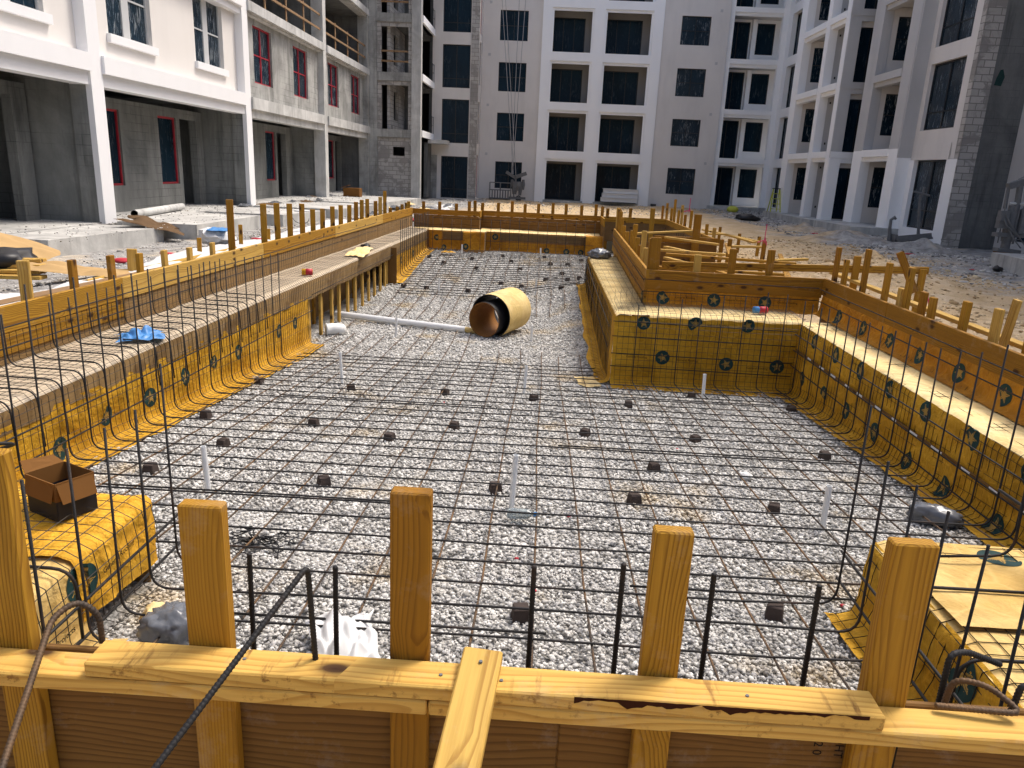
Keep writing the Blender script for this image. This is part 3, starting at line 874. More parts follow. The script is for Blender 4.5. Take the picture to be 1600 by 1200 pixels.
# far end
fl = thing('form_wall', (-2.6, 20.4, 0), 'far rim form of dark boards, left of the middle post', 'formwork', 'wooden rim forms of the pool')
lumber('rim_board', (-3.52, 20.42, .53), (-1.75, 20.42, .53), .14, .038, 'pine_deep', (0, 0, 1), fl)
lumber('plywood_sheet', (-3.5, 20.425, .25), (-1.75, 20.425, .25), .41, .018, 'ply_dark', (0, 0, 1), fl)
lumber('rim_board', (-1.73, 20.40, .52), (-1.73, 20.95, .52), .16, .038, 'pine', (0, 0, 1), fl)
lumber('plywood_sheet', (-1.74, 20.40, .23), (-1.74, 20.95, .23), .4, .018, 'ply_x', (0, 0, 1), fl)
f2 = thing('form_wall', (0, 20.9, 0), 'wide far rim form, right of the middle post', 'formwork', 'wooden rim forms of the pool')
lumber('rim_board', (-1.7, 20.92, .53), (1.55, 20.92, .53), .14, .038, 'pine_deep', (0, 0, 1), f2)
lumber('plywood_sheet', (-1.7, 20.925, .25), (1.55, 20.925, .25), .41, .018, 'ply_dark', (0, 0, 1), f2)
lumber('rim_board', (1.53, 19.7, .5), (1.53, 20.9, .5), .2, .038, 'pine', (0, 0, 1), f2)
lumber('plywood_sheet', (1.54, 19.7, .15), (1.54, 20.9, .15), .5, .018, 'ply_x', (0, 0, 1), f2)
bf = thing('bench_form', (-2.5, 19.8, -.2), 'far left corner bench form patched in orange paper', 'formwork', 'wooden bench forms of the pool')
sheet('paper_top', 'kraft_pale', bf, lambda x: [(20.41, .13), (19.85, .115), (19.82, .10)], -3.45, -1.52, 40, .05, .016, 5, 'X')
sheet('paper_lining', 'kraft_o', bf, lambda x: [(19.815, .11), (19.81, -.25), (19.78, -.41), (19.7, -.40)], -3.05, -1.52, 30, .04, .014, 6, 'X')
lumber('patch_board', (-2.62, 19.79, -.02), (-2.08, 19.79, -.02), .2, .012, 'ply_x', (0, 0, 1), bf)
pil = sheet('paper_lining', 'kraft_o', bf, lambda x: [(19.72, .12), (19.60, .12), (19.585, .1), (19.58, -.3), (19.56, -.40)], -2.07, -1.52, 14, .04, .014, 6, 'X')
lumber('end_panel', (-1.53, 19.60, -.14), (-1.53, 20.1, -.14), .5, .02, 'ply_x', (0, 0, 1), bf)
emblem(pil, (-2.0, 19.54, -.26), (0, -1, 0), (0, 0, 1), .08); emblem(bf, (-2.78, 19.785, -.08), (0, -1, 0), (0, 0, 1), .08); emblem(bf, (-2.6, 19.775, -.33), (0, -1, 0), (0, 0, 1), .08)
b2 = thing('bench_form', (0, 20.2, -.2), 'far bench form with a brown band above orange paper, middle of the far wall', 'formwork', 'wooden bench forms of the pool')
sheet('paper_top', 'kraft_pale', b2, lambda x: [(20.91, .13), (20.25, .11), (20.2, .09)], -1.7, 1.5, 60, .05, .016, 5, 'X')
sheet('paper_lining', 'kraft_o', b2, lambda x: [(20.195, .10), (20.18, -.2), (20.14, -.41), (20.0, -.395)], -1.52, 1.22, 50, .05, .014, 6, 'X')
lumber('front_band', (-1.15, 20.155, -.02), (1.15, 20.155, -.03), .19, .012, 'ply_x', (0, 0, 1), b2)
pir = sheet('paper_lining', 'kraft_o', b2, lambda x: [(20.0, .14), (19.82, .13), (19.80, .1), (19.79, -.3), (19.77, -.40)], 1.1, 1.56, 12, .05, .014, 6, 'X')
lumber('end_panel', (1.1, 19.83, -.14), (1.1, 20.19, -.14), .5, .02, 'ply_dark', (0, 0, 1), b2)
for x in (-1.28, .1, .62, 1.0): emblem(b2, (x, 20.12 if x > -1 else 20.14, -.33 if x > -1 else -.03), (0, -1, 0), (0, 0, 1), .08)
emblem(pir, (1.36, 19.76, -.2), (0, -1, 0), (0, 0, 1), .08)
netting('wire netting over the far end bench', 'wire netting over the forms', lambda x: [(20.16, .12), (20.12, -.2), (20.1, -.36)], -1.5, 1.1, .1, 'X', off=-.014)

# spa recess behind the peninsula
sf = thing('form_wall', (2.3, 18, 0), 'boarded forms round the spa recess beyond the peninsula', 'formwork', 'wooden rim forms of the pool')
lumber('rim_board', (1.6, 20.92, .53), (3.3, 20.92, .53), .14, .038, 'pine', (0, 0, 1), sf)
lumber('plywood_sheet', (1.6, 20.93, .2), (3.3, 20.93, .2), .52, .018, 'ply_x', (0, 0, 1), sf)
lumber('rim_board', (3.28, 14.9, .53), (3.28, 20.9, .53), .14, .038, 'pine', (0, 0, 1), sf)
lumber('plywood_sheet', (3.29, 14.9, .1), (3.29, 20.9, .1), .72, .018, 'ply_x', (0, 0, 1), sf)
lumber('rim_board', (2.1, 14.62, .56), (3.3, 14.62, .56), .12, .038, 'pine_deep', (0, 0, 1), sf)
lumber('plywood_sheet', (1.9, 14.63, .1), (3.3, 14.63, .1), .78, .018, 'ply_dark', (0, 0, 1), sf)

# near form that carries the foreground boards
fn = thing('form_wall', (0, 1.5, 0), 'near form of dark brown plywood under the doubled plates, bottom of the photo', 'formwork', 'wooden rim forms of the pool')
lumber('plywood_sheet', (-2.2, 1.522, -.08), (.1, 1.522, -.08), 1.26, .018, 'ply_dark', (0, 0, 1), fn)
ps2 = lumber('plywood_sheet', (.1003, 1.522, -.08), (3.4, 1.522, -.08), 1.26, .018, 'ply_dark', (0, 0, 1), fn)
lumber('plate', (-2.2, 1.425, .557), (-.2, 1.425, .557), .089, .038, 'pine_plate', (0, 1, 0), fn)
lumber('plate', (-.196, 1.425, .557), (2.4, 1.425, .557), .089, .038, 'pine_plate', (0, 1, 0), fn)
top = lumber('top_plate', (-.962, 1.425, .597), (.785, 1.425, .595), .089, .038, 'pine_plate', (0, 1, 0), fn)
mb = MB()       # dark bark left along the front arris of the top plate
up_, lo_ = [], []
for k in range(61):
    x = .12 + k * .0105
    a_ = max(0, .5 + .9 * noise.noise(V((x * 14, 1, 1))) + .5 * noise.noise(V((x * 45, 3, 1)))) * (1 if k < 44 else .6)
    up_.append((x, 1.3797, .6145 - .0016 * abs(noise.noise(V((x * 60, 7, 7)))))); lo_.append((x, 1.3797, .6130 - .022 * min(1, a_ * .9)))
for k in range(60): mb.poly([lo_[k], lo_[k + 1], up_[k + 1], up_[k]])
M['bark'] = plain('dark_bark', (.055, .018, .008), .9, .1, .5, 30)
mb.build('bark_stain', M['bark'], top)
lumber('brace', (-.085, 1.475, .640), (-.16, .70, .46), .089, .034, 'pine_pale', (1, 0, 0), fn)
for px, py, pz in ((-.088, 1.43, .6505), (-.175, 1.42, .6165), (-.04, 1.415, .6165), (.5, 1.42, .6155), (-.62, 1.43, .6165)):
    s_ = MB(); s_.tube([(px, py, pz - .003), (px, py, pz + .0012)], .0042, 8); s_.build('screw_head', M['machine'], fn)
words('KDHT', .030, (.755, 1.5115, .47), (0, 0, -1), (1, 0, 0), ps2)
words('9/32 0', .030, (.705, 1.5115, .47), (0, 0, -1), (1, 0, 0), ps2)
mb = MB(); mb.poly([(.80, 1.5118, .50), (.90, 1.5118, .50), (.90, 1.5118, .36), (.855, 1.5118, .33), (.80, 1.5118, .36), (.815, 1.5118, .40), (.795, 1.5118, .43)])
mb.build('stencil_patch', M['ink'], ps2)

# ================================================================== STAKES
g = 'pine stakes behind the front plates'
for i, (x, h, w, mt, lab) in enumerate([(-1.19, 1.06, .089, 'pine', 'foreground pine stake at the left frame edge'),
                                   (-.72, .965, .098, 'pine', 'foreground pine stake in front of the grey plastic bag'),
                                   (-.255, 1.025, .089, 'pine_deep', 'tallest foreground pine stake with a dark knot, left of centre'),
                                   (.315, .97, .085, 'pine', 'foreground pine stake right of centre, clear of the steps'),
                                   (.825, .975, .098, 'pine', 'broad foreground pine stake before the near right step form')]):
    stake(x, 1.491, -.3, h, lab, g, w, .038, (1, 0, 0), (0, 0), mt)

g = 'pine stakes along the left rim'
LS = [(4.8, .9), (5.4, .9), (5.99, .84), (6.53, .82), (6.98, .79), (7.49, .77), (7.97, .75), (8.54, .75), (9.07, 1.21), (10.07, 1.12), (10.65, 1.11), (11.15, 1.08), (11.67, 1.06), (12.24, .95), (12.69, .94), (13.29, .95), (13.78, .95), (14.35, .93), (14.82, .97), (15.33, .99), (15.81, .99), (16.44, .93), (16.93, 1.0), (17.46, 1.11), (17.93, .72), (18.83, .70), (19.39, .74), (19.9, .76), (20.3, .78)]
for i, (y, h) in enumerate(LS):
    hh = 'tall' if h > 1.04 else 'short' if h < .8 else 'middling'
    x = xw(y) - .062 - (.012 if i % 3 else 0)
    if h < .9 and y < 9:
        stake(x - .01, y, -.4, h, f'{hh} pine stake, {nth(i)} from the near end of the left rim', g, .075, .04, (0, 1, 0), (random.uniform(-.01, .01), random.uniform(-.015, .015)))
    else:
        stake(x, y, -.4, h, f'{hh} pine stake, {nth(i)} from the near end of the left rim', g, .08, .038, (1, .3, 0), (random.uniform(-.012, .012), random.uniform(-.02, .02)))
g = 'loose stakes beyond the left rim'
for i, (x, y, z1, l) in enumerate([(-4.55, 8.15, .68, 'leaning block of lumber among the boards beyond the left rim'), (-4.75, 6.96, .34, 'broken orange block end beyond the left rim, by the cardboard'), (-4.7, 10.2, .62, 'short stake behind the boards beyond the left rim'), (-4.6, 11.4, .72, 'paired stake behind the leftmost tall rim stakes'), (-4.6, 13.7, .58, 'stub stake beyond the left rim, before the white drum'), (-4.5, 12.3, .6, 'stub stake beyond the left rim, by the long kicker')]):
    stake(x, y, -.3, z1, l, g, .10 if i < 2 else .06, .05, (1, .4, 0), (.03 if i < 2 else 0, .02))

g = 'pine stakes along the near right rim'
for i, (y, h) in enumerate([(5.1, .82), (5.72, .86), (6.19, .84), (6.66, .79), (6.88, .81), (7.16, .99), (7.3, .78), (7.63, .98), (8.18, 1.06), (8.72, .89), (9.0, 1.0)]):
    stake(3.44, y, -.3, h, f'{"tall" if h > .95 else "short"} pine stake, {nth(i)} from the near end of the right rim', g, .085, .04, (0, 1, 0), (random.uniform(-.01, .01), random.uniform(-.02, .02)))
stake(3.75, 6.2, -.2, .88, 'slanting offcut stake leaning outside the right rim', 'loose stakes beyond the right rim', .075, .04, (0, 1, 0), (.05, -.08))
stake(3.95, 6.0, -.2, .74, 'upright stake outside the right rim, nearer the sand', 'loose stakes beyond the right rim', .085, .04, (1, .4, 0), (0, 0))
stake(3.88, 6.0, -.2, .66, 'lower stake nailed against the upright outside the right rim', 'loose stakes beyond the right rim', .06, .04, (1, .4, 0), (0, 0))
g = 'pine stakes on the peninsula rim'
for i, (x, h) in enumerate([(1.345, 1.0), (1.86, .82), (2.27, .91), (2.72, .92)]):
    stake(x, 9.165, -.3, h, ['broad doubled post at the peninsula corner', 'shortest stake on the front of the peninsula rim', 'middle stake on the front of the peninsula rim', 'last stake on the front of the peninsula rim'][i], g, .12 if i == 0 else .085, .04, (1, 0, 0))
stake(1.29, 9.21, -.3, .985, 'edge-on stake beside the peninsula corner post', g, .085, .04, (0, 1, 0))
g = 'pine stakes on the peninsula flank'
for i, (y, h) in enumerate([(10.2, .78), (10.63, .97), (10.91, .75), (11.46, .81), (12.03, .97), (12.51, .84), (13.41, .75), (14.2, .8), (15.0, .9), (15.3, 1.0), (15.55, 1.02), (15.8, 1.04), (16.05, 1.04)]):
    stake(1.35 + (y - 9.5) * .027, y, -.3, h, f'stake on the peninsula flank, {nth(i)} from the corner post', g, .07, .038, (1, .4, 0), (random.uniform(-.01, .01), random.uniform(-.02, .02)))
g = 'pine stakes along the far rim'
for i, (x, h) in enumerate([(-3.24, .77), (-2.82, .78), (-2.38, .75), (-2.02, .82), (-1.90, .83), (-1.72, .78), (-1.27, .8), (-.89, .86), (-.54, .8), (-.19, .82), (.22, .86), (.57, .85), (1.0, .84), (1.39, .88), (1.55, .83), (1.69, .79), (2.3, .82), (2.9, .72)]):
    y = 20.5 if x < -1.95 else 20.98
    stake(x, y, -.3, h + .02, f'pine stake on the far rim, {nth(i)} from its left end', g, .085, .04, (1, 0, 0), (random.uniform(-.015, .015), 0), 'pine_deep')
g = 'stakes round the spa recess'
for i, (x, y, h) in enumerate([(2.53, 18.15, .98), (3.36, 15.2, .78), (3.36, 15.96, .8), (3.36, 16.8, .92), (3.37, 17.3, .8), (3.37, 17.9, .98), (3.37, 18.6, .85), (3.38, 19.1, 1.05), (3.38, 19.7, .9), (3.38, 20.2, 1.15), (3.38, 20.7, .9), (3.4, 21.6, 1.0), (3.4, 22.4, .9)]):
    stake(x, y, -.3, h, f'thin stake by the spa recess, {nth(i)} from its near side', g, .11 if i == 0 else .065, .04, (1, 0, 0), (random.uniform(-.02, .02), random.uniform(-.02, .02)))
stake(2.86, 14.5, -.3, 1.05, 'thick doubled post at the near corner of the spa recess', g, .13, .08, (1, 0, 0))
g = 'stakes in the sand right of the peninsula'
for i, (x, y, h) in enumerate([(3.29, 14.3, .63), (3.42, 14.22, .65), (3.98, 13.97, .66), (4.74, 20.94, .46), (4.78, 18.97, .44), (5.07, 18.26, .44)]):
    stake(x, y, -.3, h, f'{["dark", "pale", "flagged", "farthest", "middle", "nearest roadside"][i]} stake in the sand right of the peninsula', g, .075, .04, (1, 0, 0), (.02, .01))
lumber_list = [((2.3, 14.51, .6), (3.05, 13.47, .6), 'first'), ((2.17, 13.62, .5), (2.7, 12.29, .5), 'second'), ((1.9, 11.83, .55), (3.75, 11.35, .55), ''), ((1.51, 9.6, .63), (4.8, 9.6, .72), ''), ((3.51, 14.41, .5), (4.17, 14.62, .5), ''), ((4.03, 19.6, .45), (4.6, 16.49, .45), ''), ((3.35, 17.33, .5), (4.13, 17.61, .5), ''), ((4.3, 18.35, .45), (4.43, 16.25, .45), ''), ((5.03, 16.34, .22), (3.7, 11.48, .32), ''), ((3.56, 14.96, .5), (3.1, 12.67, .5), ''), ((2.42, 11.02, .45), (2.7, 10.2, .42), ''), ((1.97, 12.24, .45), (2.24, 11.49, .45), ''), ((3.67, 12.17, .5), (4.33, 12.64, .5), ''), ((3.9, 10.3, .56), (3.9, 4.6, .5), ''), ((1.76, 15.09, .6), (3.17, 16.63, .6), ''), ((1.5, 12.9, .52), (2.9, 12.2, .55), ''), ((1.5, 10.9, .45), (3.4, 10.75, .45), '')]
BL = ['board from the spa post to the peninsula clutter, highest', 'thin board slanting through the peninsula clutter', 'long board spanning the middle of the peninsula clutter', 'long top rail nailed across the peninsula stakes', 'short rail beside the flagged stake', 'long kicker lying on the sand beyond the spa posts', 'flat rail running right from the spa post', 'second kicker lying on the sand beyond the spa posts', 'pale plank lying diagonally on the sand', 'pale brace leaning beside the paired stakes', 'short board low behind the peninsula front rim', 'stub board low by the peninsula flank', 'short bright board by the pale diagonal plank', 'long kicker rail outside the near right rim', 'curved board bridging the spa recess', 'board crossing behind the peninsula flank stakes', 'low board close behind the peninsula front rim']
for (a, b, _), l in zip(lumber_list, BL):
    tag(lumber('loose_board', a, b, .089, .038, random.choice(('pine', 'pine_pale')), (0, 0, 1) if 'rail' in l and 'top' in l else None), l, 'board', 'boards lying about the peninsula')
tag(lumber('loose_board', (4.42, 9.62, .93), (4.66, 9.55, .45), .089, .038, 'pine_deep', (1, 0, 0)), 'diagonal brace at the end of the peninsula top rail', 'board', 'boards lying about the peninsula')
stake(4.72, 9.57, -.2, .74, 'end stake carrying the peninsula top rail', 'pine stakes on the peninsula rim', .085, .04, (1, 0, 0))
stake(3.9, 9.57, -.2, .86, 'outer stake carrying the peninsula top rail', 'pine stakes on the peninsula rim', .085, .04, (1, 0, 0))
tag(lumber('loose_board', (3.8, 4.3, .40), (3.86, 8.2, .42), .089, .038, 'pine_pale', (1, 0, 0)), 'lower kicker board lying on edge outside the right rim', 'board', 'boards lying about the peninsula')

KB = [((-4.4, 4.6, .50), (-4.12, 8.2, .50), 'near kicker board close behind the left rim stakes'), ((-4.62, 7.4, .42), (-4.5, 10.9, .42), 'second kicker board behind the left rim, farther out'), ((-4.3, 8.6, .45), (-4.25, 12.2, .45), 'kicker board behind the tall left rim stakes'), ((-4.15, 12.0, .45), (-4.1, 17.2, .45), 'long kicker board behind the far left rim stakes'), ((-4.45, 14.2, .4), (-4.4, 19.6, .4), 'outer kicker board behind the far left rim')]
for a, b, l in KB: tag(lumber('loose_board', a, b, .089, .038, 'lumber_old' if a[1] < 6 else 'pine_pale', (1, 0, .3)), l, 'board', 'kicker boards beyond the left rim')
for k in range(4):
    tag(lumber('loose_board', (-6.6 + .1 * k, 7.35 + .06 * k, .42 + .043 * k), (-5.05 - .06 * k, 7.42 + .1 * k, .44 + .043 * k), .14, .038, 'pine_pale', None), f'{["lowest", "second", "third", "topmost"][k]} plank in the pile at the left frame edge', 'board', 'planks piled at the left frame edge')

# ================================================================== REINFORCEMENT
g = 'cross bars of the near floor mat'
yb = [1.74 + .235 * k for k in range(32)]
def zl(y): return interp(y, [(1.7, .66), (3.1, .67), (3.2, .95), (4.25, .92), (6.2, .80), (8.2, .68)])
def zr(y): return interp(y, [(1.7, .64), (3.1, .62), (3.2, .95), (4.4, .9), (4.9, .66), (6, .6), (7.9, .5)])
def zbar(x, y): return zf(x, y) + .082
for i, y in enumerate(yb):
    j = lambda: random.uniform(-.012, .012)
    if y < 3.18: xl, xr = -1.665, 1.45
    else: xl, xr = xb(y) + .14, 2.83
    pts = [(xl, y + j(), zl(y) + j()), (xl + j() * .5, y + j(), zbar(xl, y))] if y < 8.6 else [(xl + .1, y, zbar(xl, y))]
    for x in (-1.0, 0, 1.0) if y < 8.3 else (-1.0, 0): pts.append((x, y + j(), zbar(x, y) + j() * .4))
    if y < 8.25: pts += [(xr, y + j(), zbar(xr, y)), (xr + j() * .5, y + j(), zr(y) + j())]
    else: pts.append((.72 + (.4 if 0 else 0), y + j(), zbar(.7, y)))
    rebar(pts, f'dark cross rebar of the near floor mat, {nth(i)} row from the camera', g)
g = 'lap bars on the near floor mat'
for i, (y, x0, x1) in enumerate(((2.72, -1.3, .1), (3.2, .5, 1.7), (4.12, -2.6, -.7), (5.52, .2, 2.5), (6.7, -2.4, -.4), (7.42, .4, 2.4))):
    rebar([(x0, y, zbar(x0, y) + .008), ((x0 + x1) / 2, y + .008, zbar((x0 + x1) / 2, y) + .006), (x1, y, zbar(x1, y) + .008)], f'short lap rebar tied beside a cross bar of the near mat, {nth(i)} from the camera', g)
g = 'cross bars of the far floor mat'
yfar = [14.15 + .225 * k for k in range(24)]
for i, y in enumerate(yfar):
    xl = xb(y) + .13; xr = .74 if y < 14.5 else 1.2
    if y > 19.6: continue
    pts = [(xl, y, .60), (xl, y, zbar(xl, y))] if y > 15.7 else [(xl + .2, y, zbar(xl, y))]
    pts += [(-1, y + random.uniform(-.02, .02), zbar(-1, y)), (xr, y, zbar(xr, y))]
    rebar(pts, f'cross rebar of the far floor mat, {nth(i)} row beyond the tubes', g, .0068)
g = 'long bars of the near floor mat'
k = 0
for i in range(24):
    x = -2.9 + .245 * i
    if x > 2.8: break
    y0 = 3.25 if (x < -1.62 or x > 1.45) else 1.66
    y1 = 8.32 if x > .74 else random.uniform(9.6, 10.4) if x > -.9 else random.uniform(10.5, 12.2)
    pts = []; y = y0; off = 0
    while y < y1:
        pts.append((x + off, y, zf(x, y) + .066 - (.03 * sstep(9.0, 10.5, y)))); y += .8
        off += random.uniform(-.012, .012) + (-.02 if y > 9 and x < 0 else 0)
    pts.append((x + off, y1, zf(x, y1) + .035))
    rebar(pts, f'rusty lengthwise rebar of the near mat, {nth(i)} from the left wall', g, .0056, 'rebar_rust', 0)
g = 'long bars of the far floor mat'
for i in range(17):
    x = -2.75 + .245 * i
    y0 = random.uniform(11.7, 13.0) if x < -.9 else random.uniform(12.4, 13.6)
    if x > .72: y0 = 14.6
    pts = [(x + random.uniform(-.02, .02), y, zf(x, y) + .035 + .03 * sstep(13, 14.5, y)) for y in np.linspace(y0, 19.7, 9)]
    rebar(pts, f'lengthwise rebar of the far mat, {nth(i)} from the left wall', g, .0065, 'rebar_rust', 0)
g = 'bent bars lapping the left wall and bench'
for i in range(21):
    y = 3.45 + .245 * i
    x = xw(y) + .08
    rebar([(x, y + random.uniform(-.015, .015), .595), (x, y, zb(y) + .05), (xb(y) + .045, y + .01, zb(y) + .04), (xb(y) + .06, y + .01, zb(y) - .34)],
          f'S-bent rebar over the left bench, {nth(i)} from the camera', g)
g = 'bent bars over the near step forms'
for i, y in enumerate((1.72, 1.95, 2.20, 2.46)):
    rebar([(-3.0, y, .185), (-1.70, y, .178), (-1.70, y, -.12)], f'bent rebar over the orange step form, {nth(i)} from the camera', g, .0066, ribs=.004 if i < 2 else 0)
for i, y in enumerate((1.80, 2.28, 2.75)):
    rebar([(3.2, y, .17), (1.50, y, .165), (1.50, y, -.2)], f'bent rebar over the pale step form, {nth(i)} from the camera', g, .0066)
for i, (a, b) in enumerate((((-1.70, 1.58, .02), (-1.70, 3.3, .02)), ((-1.70, 1.58, -.12), (-1.70, 3.3, -.13)))):
    rebar([a, b], f'horizontal rebar along the orange step form, {["upper", "lower"][i]} one', g, .0066)
for i, (a, b) in enumerate((((1.50, 1.58, .03), (1.50, 3.3, .02)), ((1.50, 1.58, -.11), (1.50, 3.3, -.12)))):
    rebar([a, b], f'horizontal rebar along the pale step form, {["upper", "lower"][i]} one', g, .0066)
rebar([(2.1, 3.05, .62), (2.1, 3.02, .19), (1.75, 3.0, .175)], 'L-bent rebar rising before the creased raised corner, near right', g, .0066)
rebar([(2.16, 1.62, .40), (2.16, 3.3, .38)], 'horizontal rebar before the raised corner at the right frame edge', g, .0066)
g = 'upright bars on the peninsula face'
for i, (x, z) in enumerate([(1.1, .31), (1.32, .41), (1.58, .40), (1.8, .36), (2.03, .46), (2.28, .47), (2.51, .52), (2.73, .51)]):
    rebar([(x, 7.6, zbar(x, 7.6) + .01), (x, 8.36, zbar(x, 8.36)), (x + random.uniform(-.01, .01), 8.375, z)], f'upright rebar on the peninsula face, {nth(i)} from its left corner', g, fr=.06)
g = 'horizontal bars along the forms'
def hb(pts, lab, r=.0055): rebar(pts, lab, g, r, 'rebar', 0)
for n_, z in (('top', .50), ('second', .35)):
    hb([(xw(y) + .06, y, z + random.uniform(-.008, .008)) for y in np.linspace(1.6, 16, 14)], f'long horizontal rebar on the left rim wall, {n_} line')
for n_, z in (('upper', .03), ('lower', -.16)):
    hb([(xb(y) + .09, y, z - .012 * (y - 3)) for y in np.linspace(3.2, 9.9, 8)], f'horizontal rebar on the near left bench face, {n_} line')
hb([(xb(y) + .06, y, -.02 - .003 * y) for y in np.linspace(10, 19.7, 8)], 'horizontal rebar on the far left bench face')
for n_, z in (('upper', .09), ('middle', -.09), ('lower', -.27)):
    hb([(2.875, y, z - .004 * (y - 3)) for y in np.linspace(3.2, 8.4, 6)], f'horizontal rebar on the right bench face, {n_} line')
for n_, z in (('upper', .50), ('lower', .36)):
    hb([(3.30, y, z) for y in np.linspace(3.0, 9.0, 6)], f'horizontal rebar on the right rim wall, {n_} line')
for n_, z in (('top', .10), ('second', -.07), ('third', -.27), ('lowest', -.42)):
    hb([(.84, 8.40, z + .01), (1.9, 8.405, z), (2.9, 8.41, z - .01)], f'horizontal rebar across the peninsula face, {n_} line')
for n_, z in (('upper', .515), ('lower', .37)):
    hb([(1.22, 9.05, z), (2.3, 9.05, z - .005), (3.3, 9.05, z - .01)], f'horizontal rebar across the peninsula rim boards, {n_} line')
for n_, z in (('upper', .50), ('lower', .36)):
    hb([(1.225, 9.05, z), (1.32, 12.5, z), (1.41, 15.9, z)], f'horizontal rebar along the peninsula flank, {n_} line')
for n_, z in (('upper', .03), ('lower', -.2)):
    hb([(.80, 8.45, z), (.80, 11.5, z + .05), (.82, 14.4, z + .1)], f'horizontal rebar along the peninsula bench flank, {n_} line')
for n_, z in (('upper', .44), ('lower', -.1)):
    hb([(-2.9, 19.52, z), (-.5, 19.7, z), (1.3, 19.72, z)], f'horizontal rebar across the far end, {n_} line')
g = 'upright bars at the far end'
for i in range(18):
    x = -2.85 + .245 * i; y = 19.52 if x < -1.45 else 19.9
    rebar([(x, y - .5, zbar(x, y - .5)), (x, y, zbar(x, y)), (x, y + .02, random.uniform(.40, .52))], f'upright rebar at the far end, {nth(i)} from the left', g, .006, fr=.06)
g = 'close set bars at the spa recess'
for i in range(9):
    y = 16.2 + .3 * i
    rebar([(3.2, y, -.2), (3.2, y, .45)], f'thin upright rebar in the spa recess, {nth(i)} from its near side', g, .006)
g = 'upright starter bars behind the front plates'
for i, (x, z) in enumerate([(-.69, .755), (-.475, .735), (.018, .77), (.235, .79), (.455, .78), (.71, .765)]):
    rebar([(x, 1.64, -.2), (x + .003, 1.65, z)], f'ribbed starter rebar behind the front plates, {nth(i)} from the left', g, .0066, ribs=.003)
g = 'loose bent bars in the foreground'
rebar([(-.462, 1.452, .54), (-.470, 1.432, .860), (-.66, 1.0, .625), (-.75, .75, .49)], 'long grey ribbed rebar slanting across the front plates, bent tip', g, .0064, fr=.022, ribs=.0028)
rebar([(-1.02, 1.545, .55), (-1.02, 1.545, .63), (-1.06, 1.53, .672), (-1.09, 1.48, .655), (-1.0, 1.16, .53), (-.93, .95, .44)], 'rusty hooked rebar leaning over the left plate', g, .0072, 'rebar_rust', .03, ribs=.0028)
rebar([(-1.27, 1.15, .62), (-1.19, 1.06, .47), (-1.15, 1.0, .38)], 'stub of ribbed rebar in the bottom left corner', g, .0075, 'rebar_rust', .03, ribs=.0028)
rebar([(.99, 1.53, .50), (1.0, 1.53, .615), (1.06, 1.50, .625), (1.11, 1.44, .60), (.93, 1.46, .592)], 'hooked rebar loop lying on the right plate', g, .0072, 'rebar_rust', .03, ribs=.0028)
rebar([(1.16, 1.62, .60), (1.05, 1.58, .655), (1.0, 1.56, .66), (1.0, 1.56, .5)], 'second hooked rebar behind the right plate', g, .0072, 'rebar', .03, ribs=.0028)
rebar([(1.18, 1.5, .62), (1.135, 1.5, .635), (1.125, 1.5, .55)], 'short hooked rebar at the right frame edge', g, .0072, 'rebar', .03, ribs=.0028)
rebar([(-2.06, 2.35, .66), (-1.83, 2.32, .73), (-1.80, 2.40, .70), (-2.1, 2.42, .60)], 'bent rebar hook at the left frame edge, above the box', g, .0066)

# ================================================================== SMALL THINGS IN THE POOL
g = 'brown spacer blocks under the mat'
DB = [(-2.84, 6.07), (-2.35, 5.28), (-2.57, 4.62), (-1.37, 4.57), (-1.16, 5.7), (-1.88, 6.02), (-.69, 6.17), (-.94, 7.48), (-1.92, 7.45), (-2.92, 7.52), (-.01, 7.44), (-.23, 4.64), (-.01, 2.99), (.69, 4.58), (.92, 5.29), (.45, 6.18), (.96, 7.39), (1.4, 6.17), (1.72, 8.0), (2.4, 5.88), (2.68, 7.6), (1.59, 4.55), (1.18, 3.16)]
DF = [(-2.78, 15.1), (-2.3, 15.0), (-1.45, 14.9), (-.45, 14.9), (-.32, 14.3), (.75 - .35, 14.9), (.55, 15.6), (-.4, 15.6), (.1, 16.3), (-.85, 15.8), (.78, 15.5), (.45, 16.6), (-1.5, 17.2), (-2.3, 17.6), (-.5, 17.3), (.2, 18.0), (-1.7, 18.3), (-.75, 18.2), (.6, 17.8), (.95, 18.6), (-1.0, 19.0), (-2.75, 18.3), (.05, 19.1)]
for i, (x, y) in enumerate(DB + DF):
    s = .043 if i < len(DB) else .05
    bm = bmesh.new(); bmesh.ops.create_cube(bm, size=2)
    for v in bm.verts:
        top_ = v.co.z > 0
        v.co.x *= s * (.78 if top_ else 1.0); v.co.y *= s * (.78 if top_ else 1.0); v.co.z = .062 if top_ else -.012
    bmesh.ops.bevel(bm, geom=list(bm.edges), offset=.004, segments=1, affect='EDGES')
    me = bpy.data.meshes.new('spacer_block'); bm.to_mesh(me); bm.free(); me.materials.append(M['dobie'])
    w = Matrix.Translation((x, y, zf(x, y))) @ Matrix.Rotation(random.uniform(-.6, .6), 4, 'Z')
    near = i < len(DB)
    ls_ = sorted(DB if near else DF, key=lambda p: p[1])
    lab = f'brown concrete spacer block under the {"near" if near else "far"} mat, {nth(ls_.index((x, y)))} nearest the camera'
    tag(link('spacer_block', me, None, w), lab, 'spacer block', g)
g = 'white marker pipes standing in the gravel'
PW = [(-2.02, 4.28, .32), (-.11, 4.33, .37), (1.80, 4.27, .30), (1.80, 7.8, .31), (-.12, 7.73, .31), (-2.08, 7.7, .36), (-2.1, 10.8, .30), (-.1, 11.0, .25), (-2.0, 14.6, .30), (-.1, 15.0, .3), (-2.0, 18.7, .3), (-.05, 18.9, .28)]
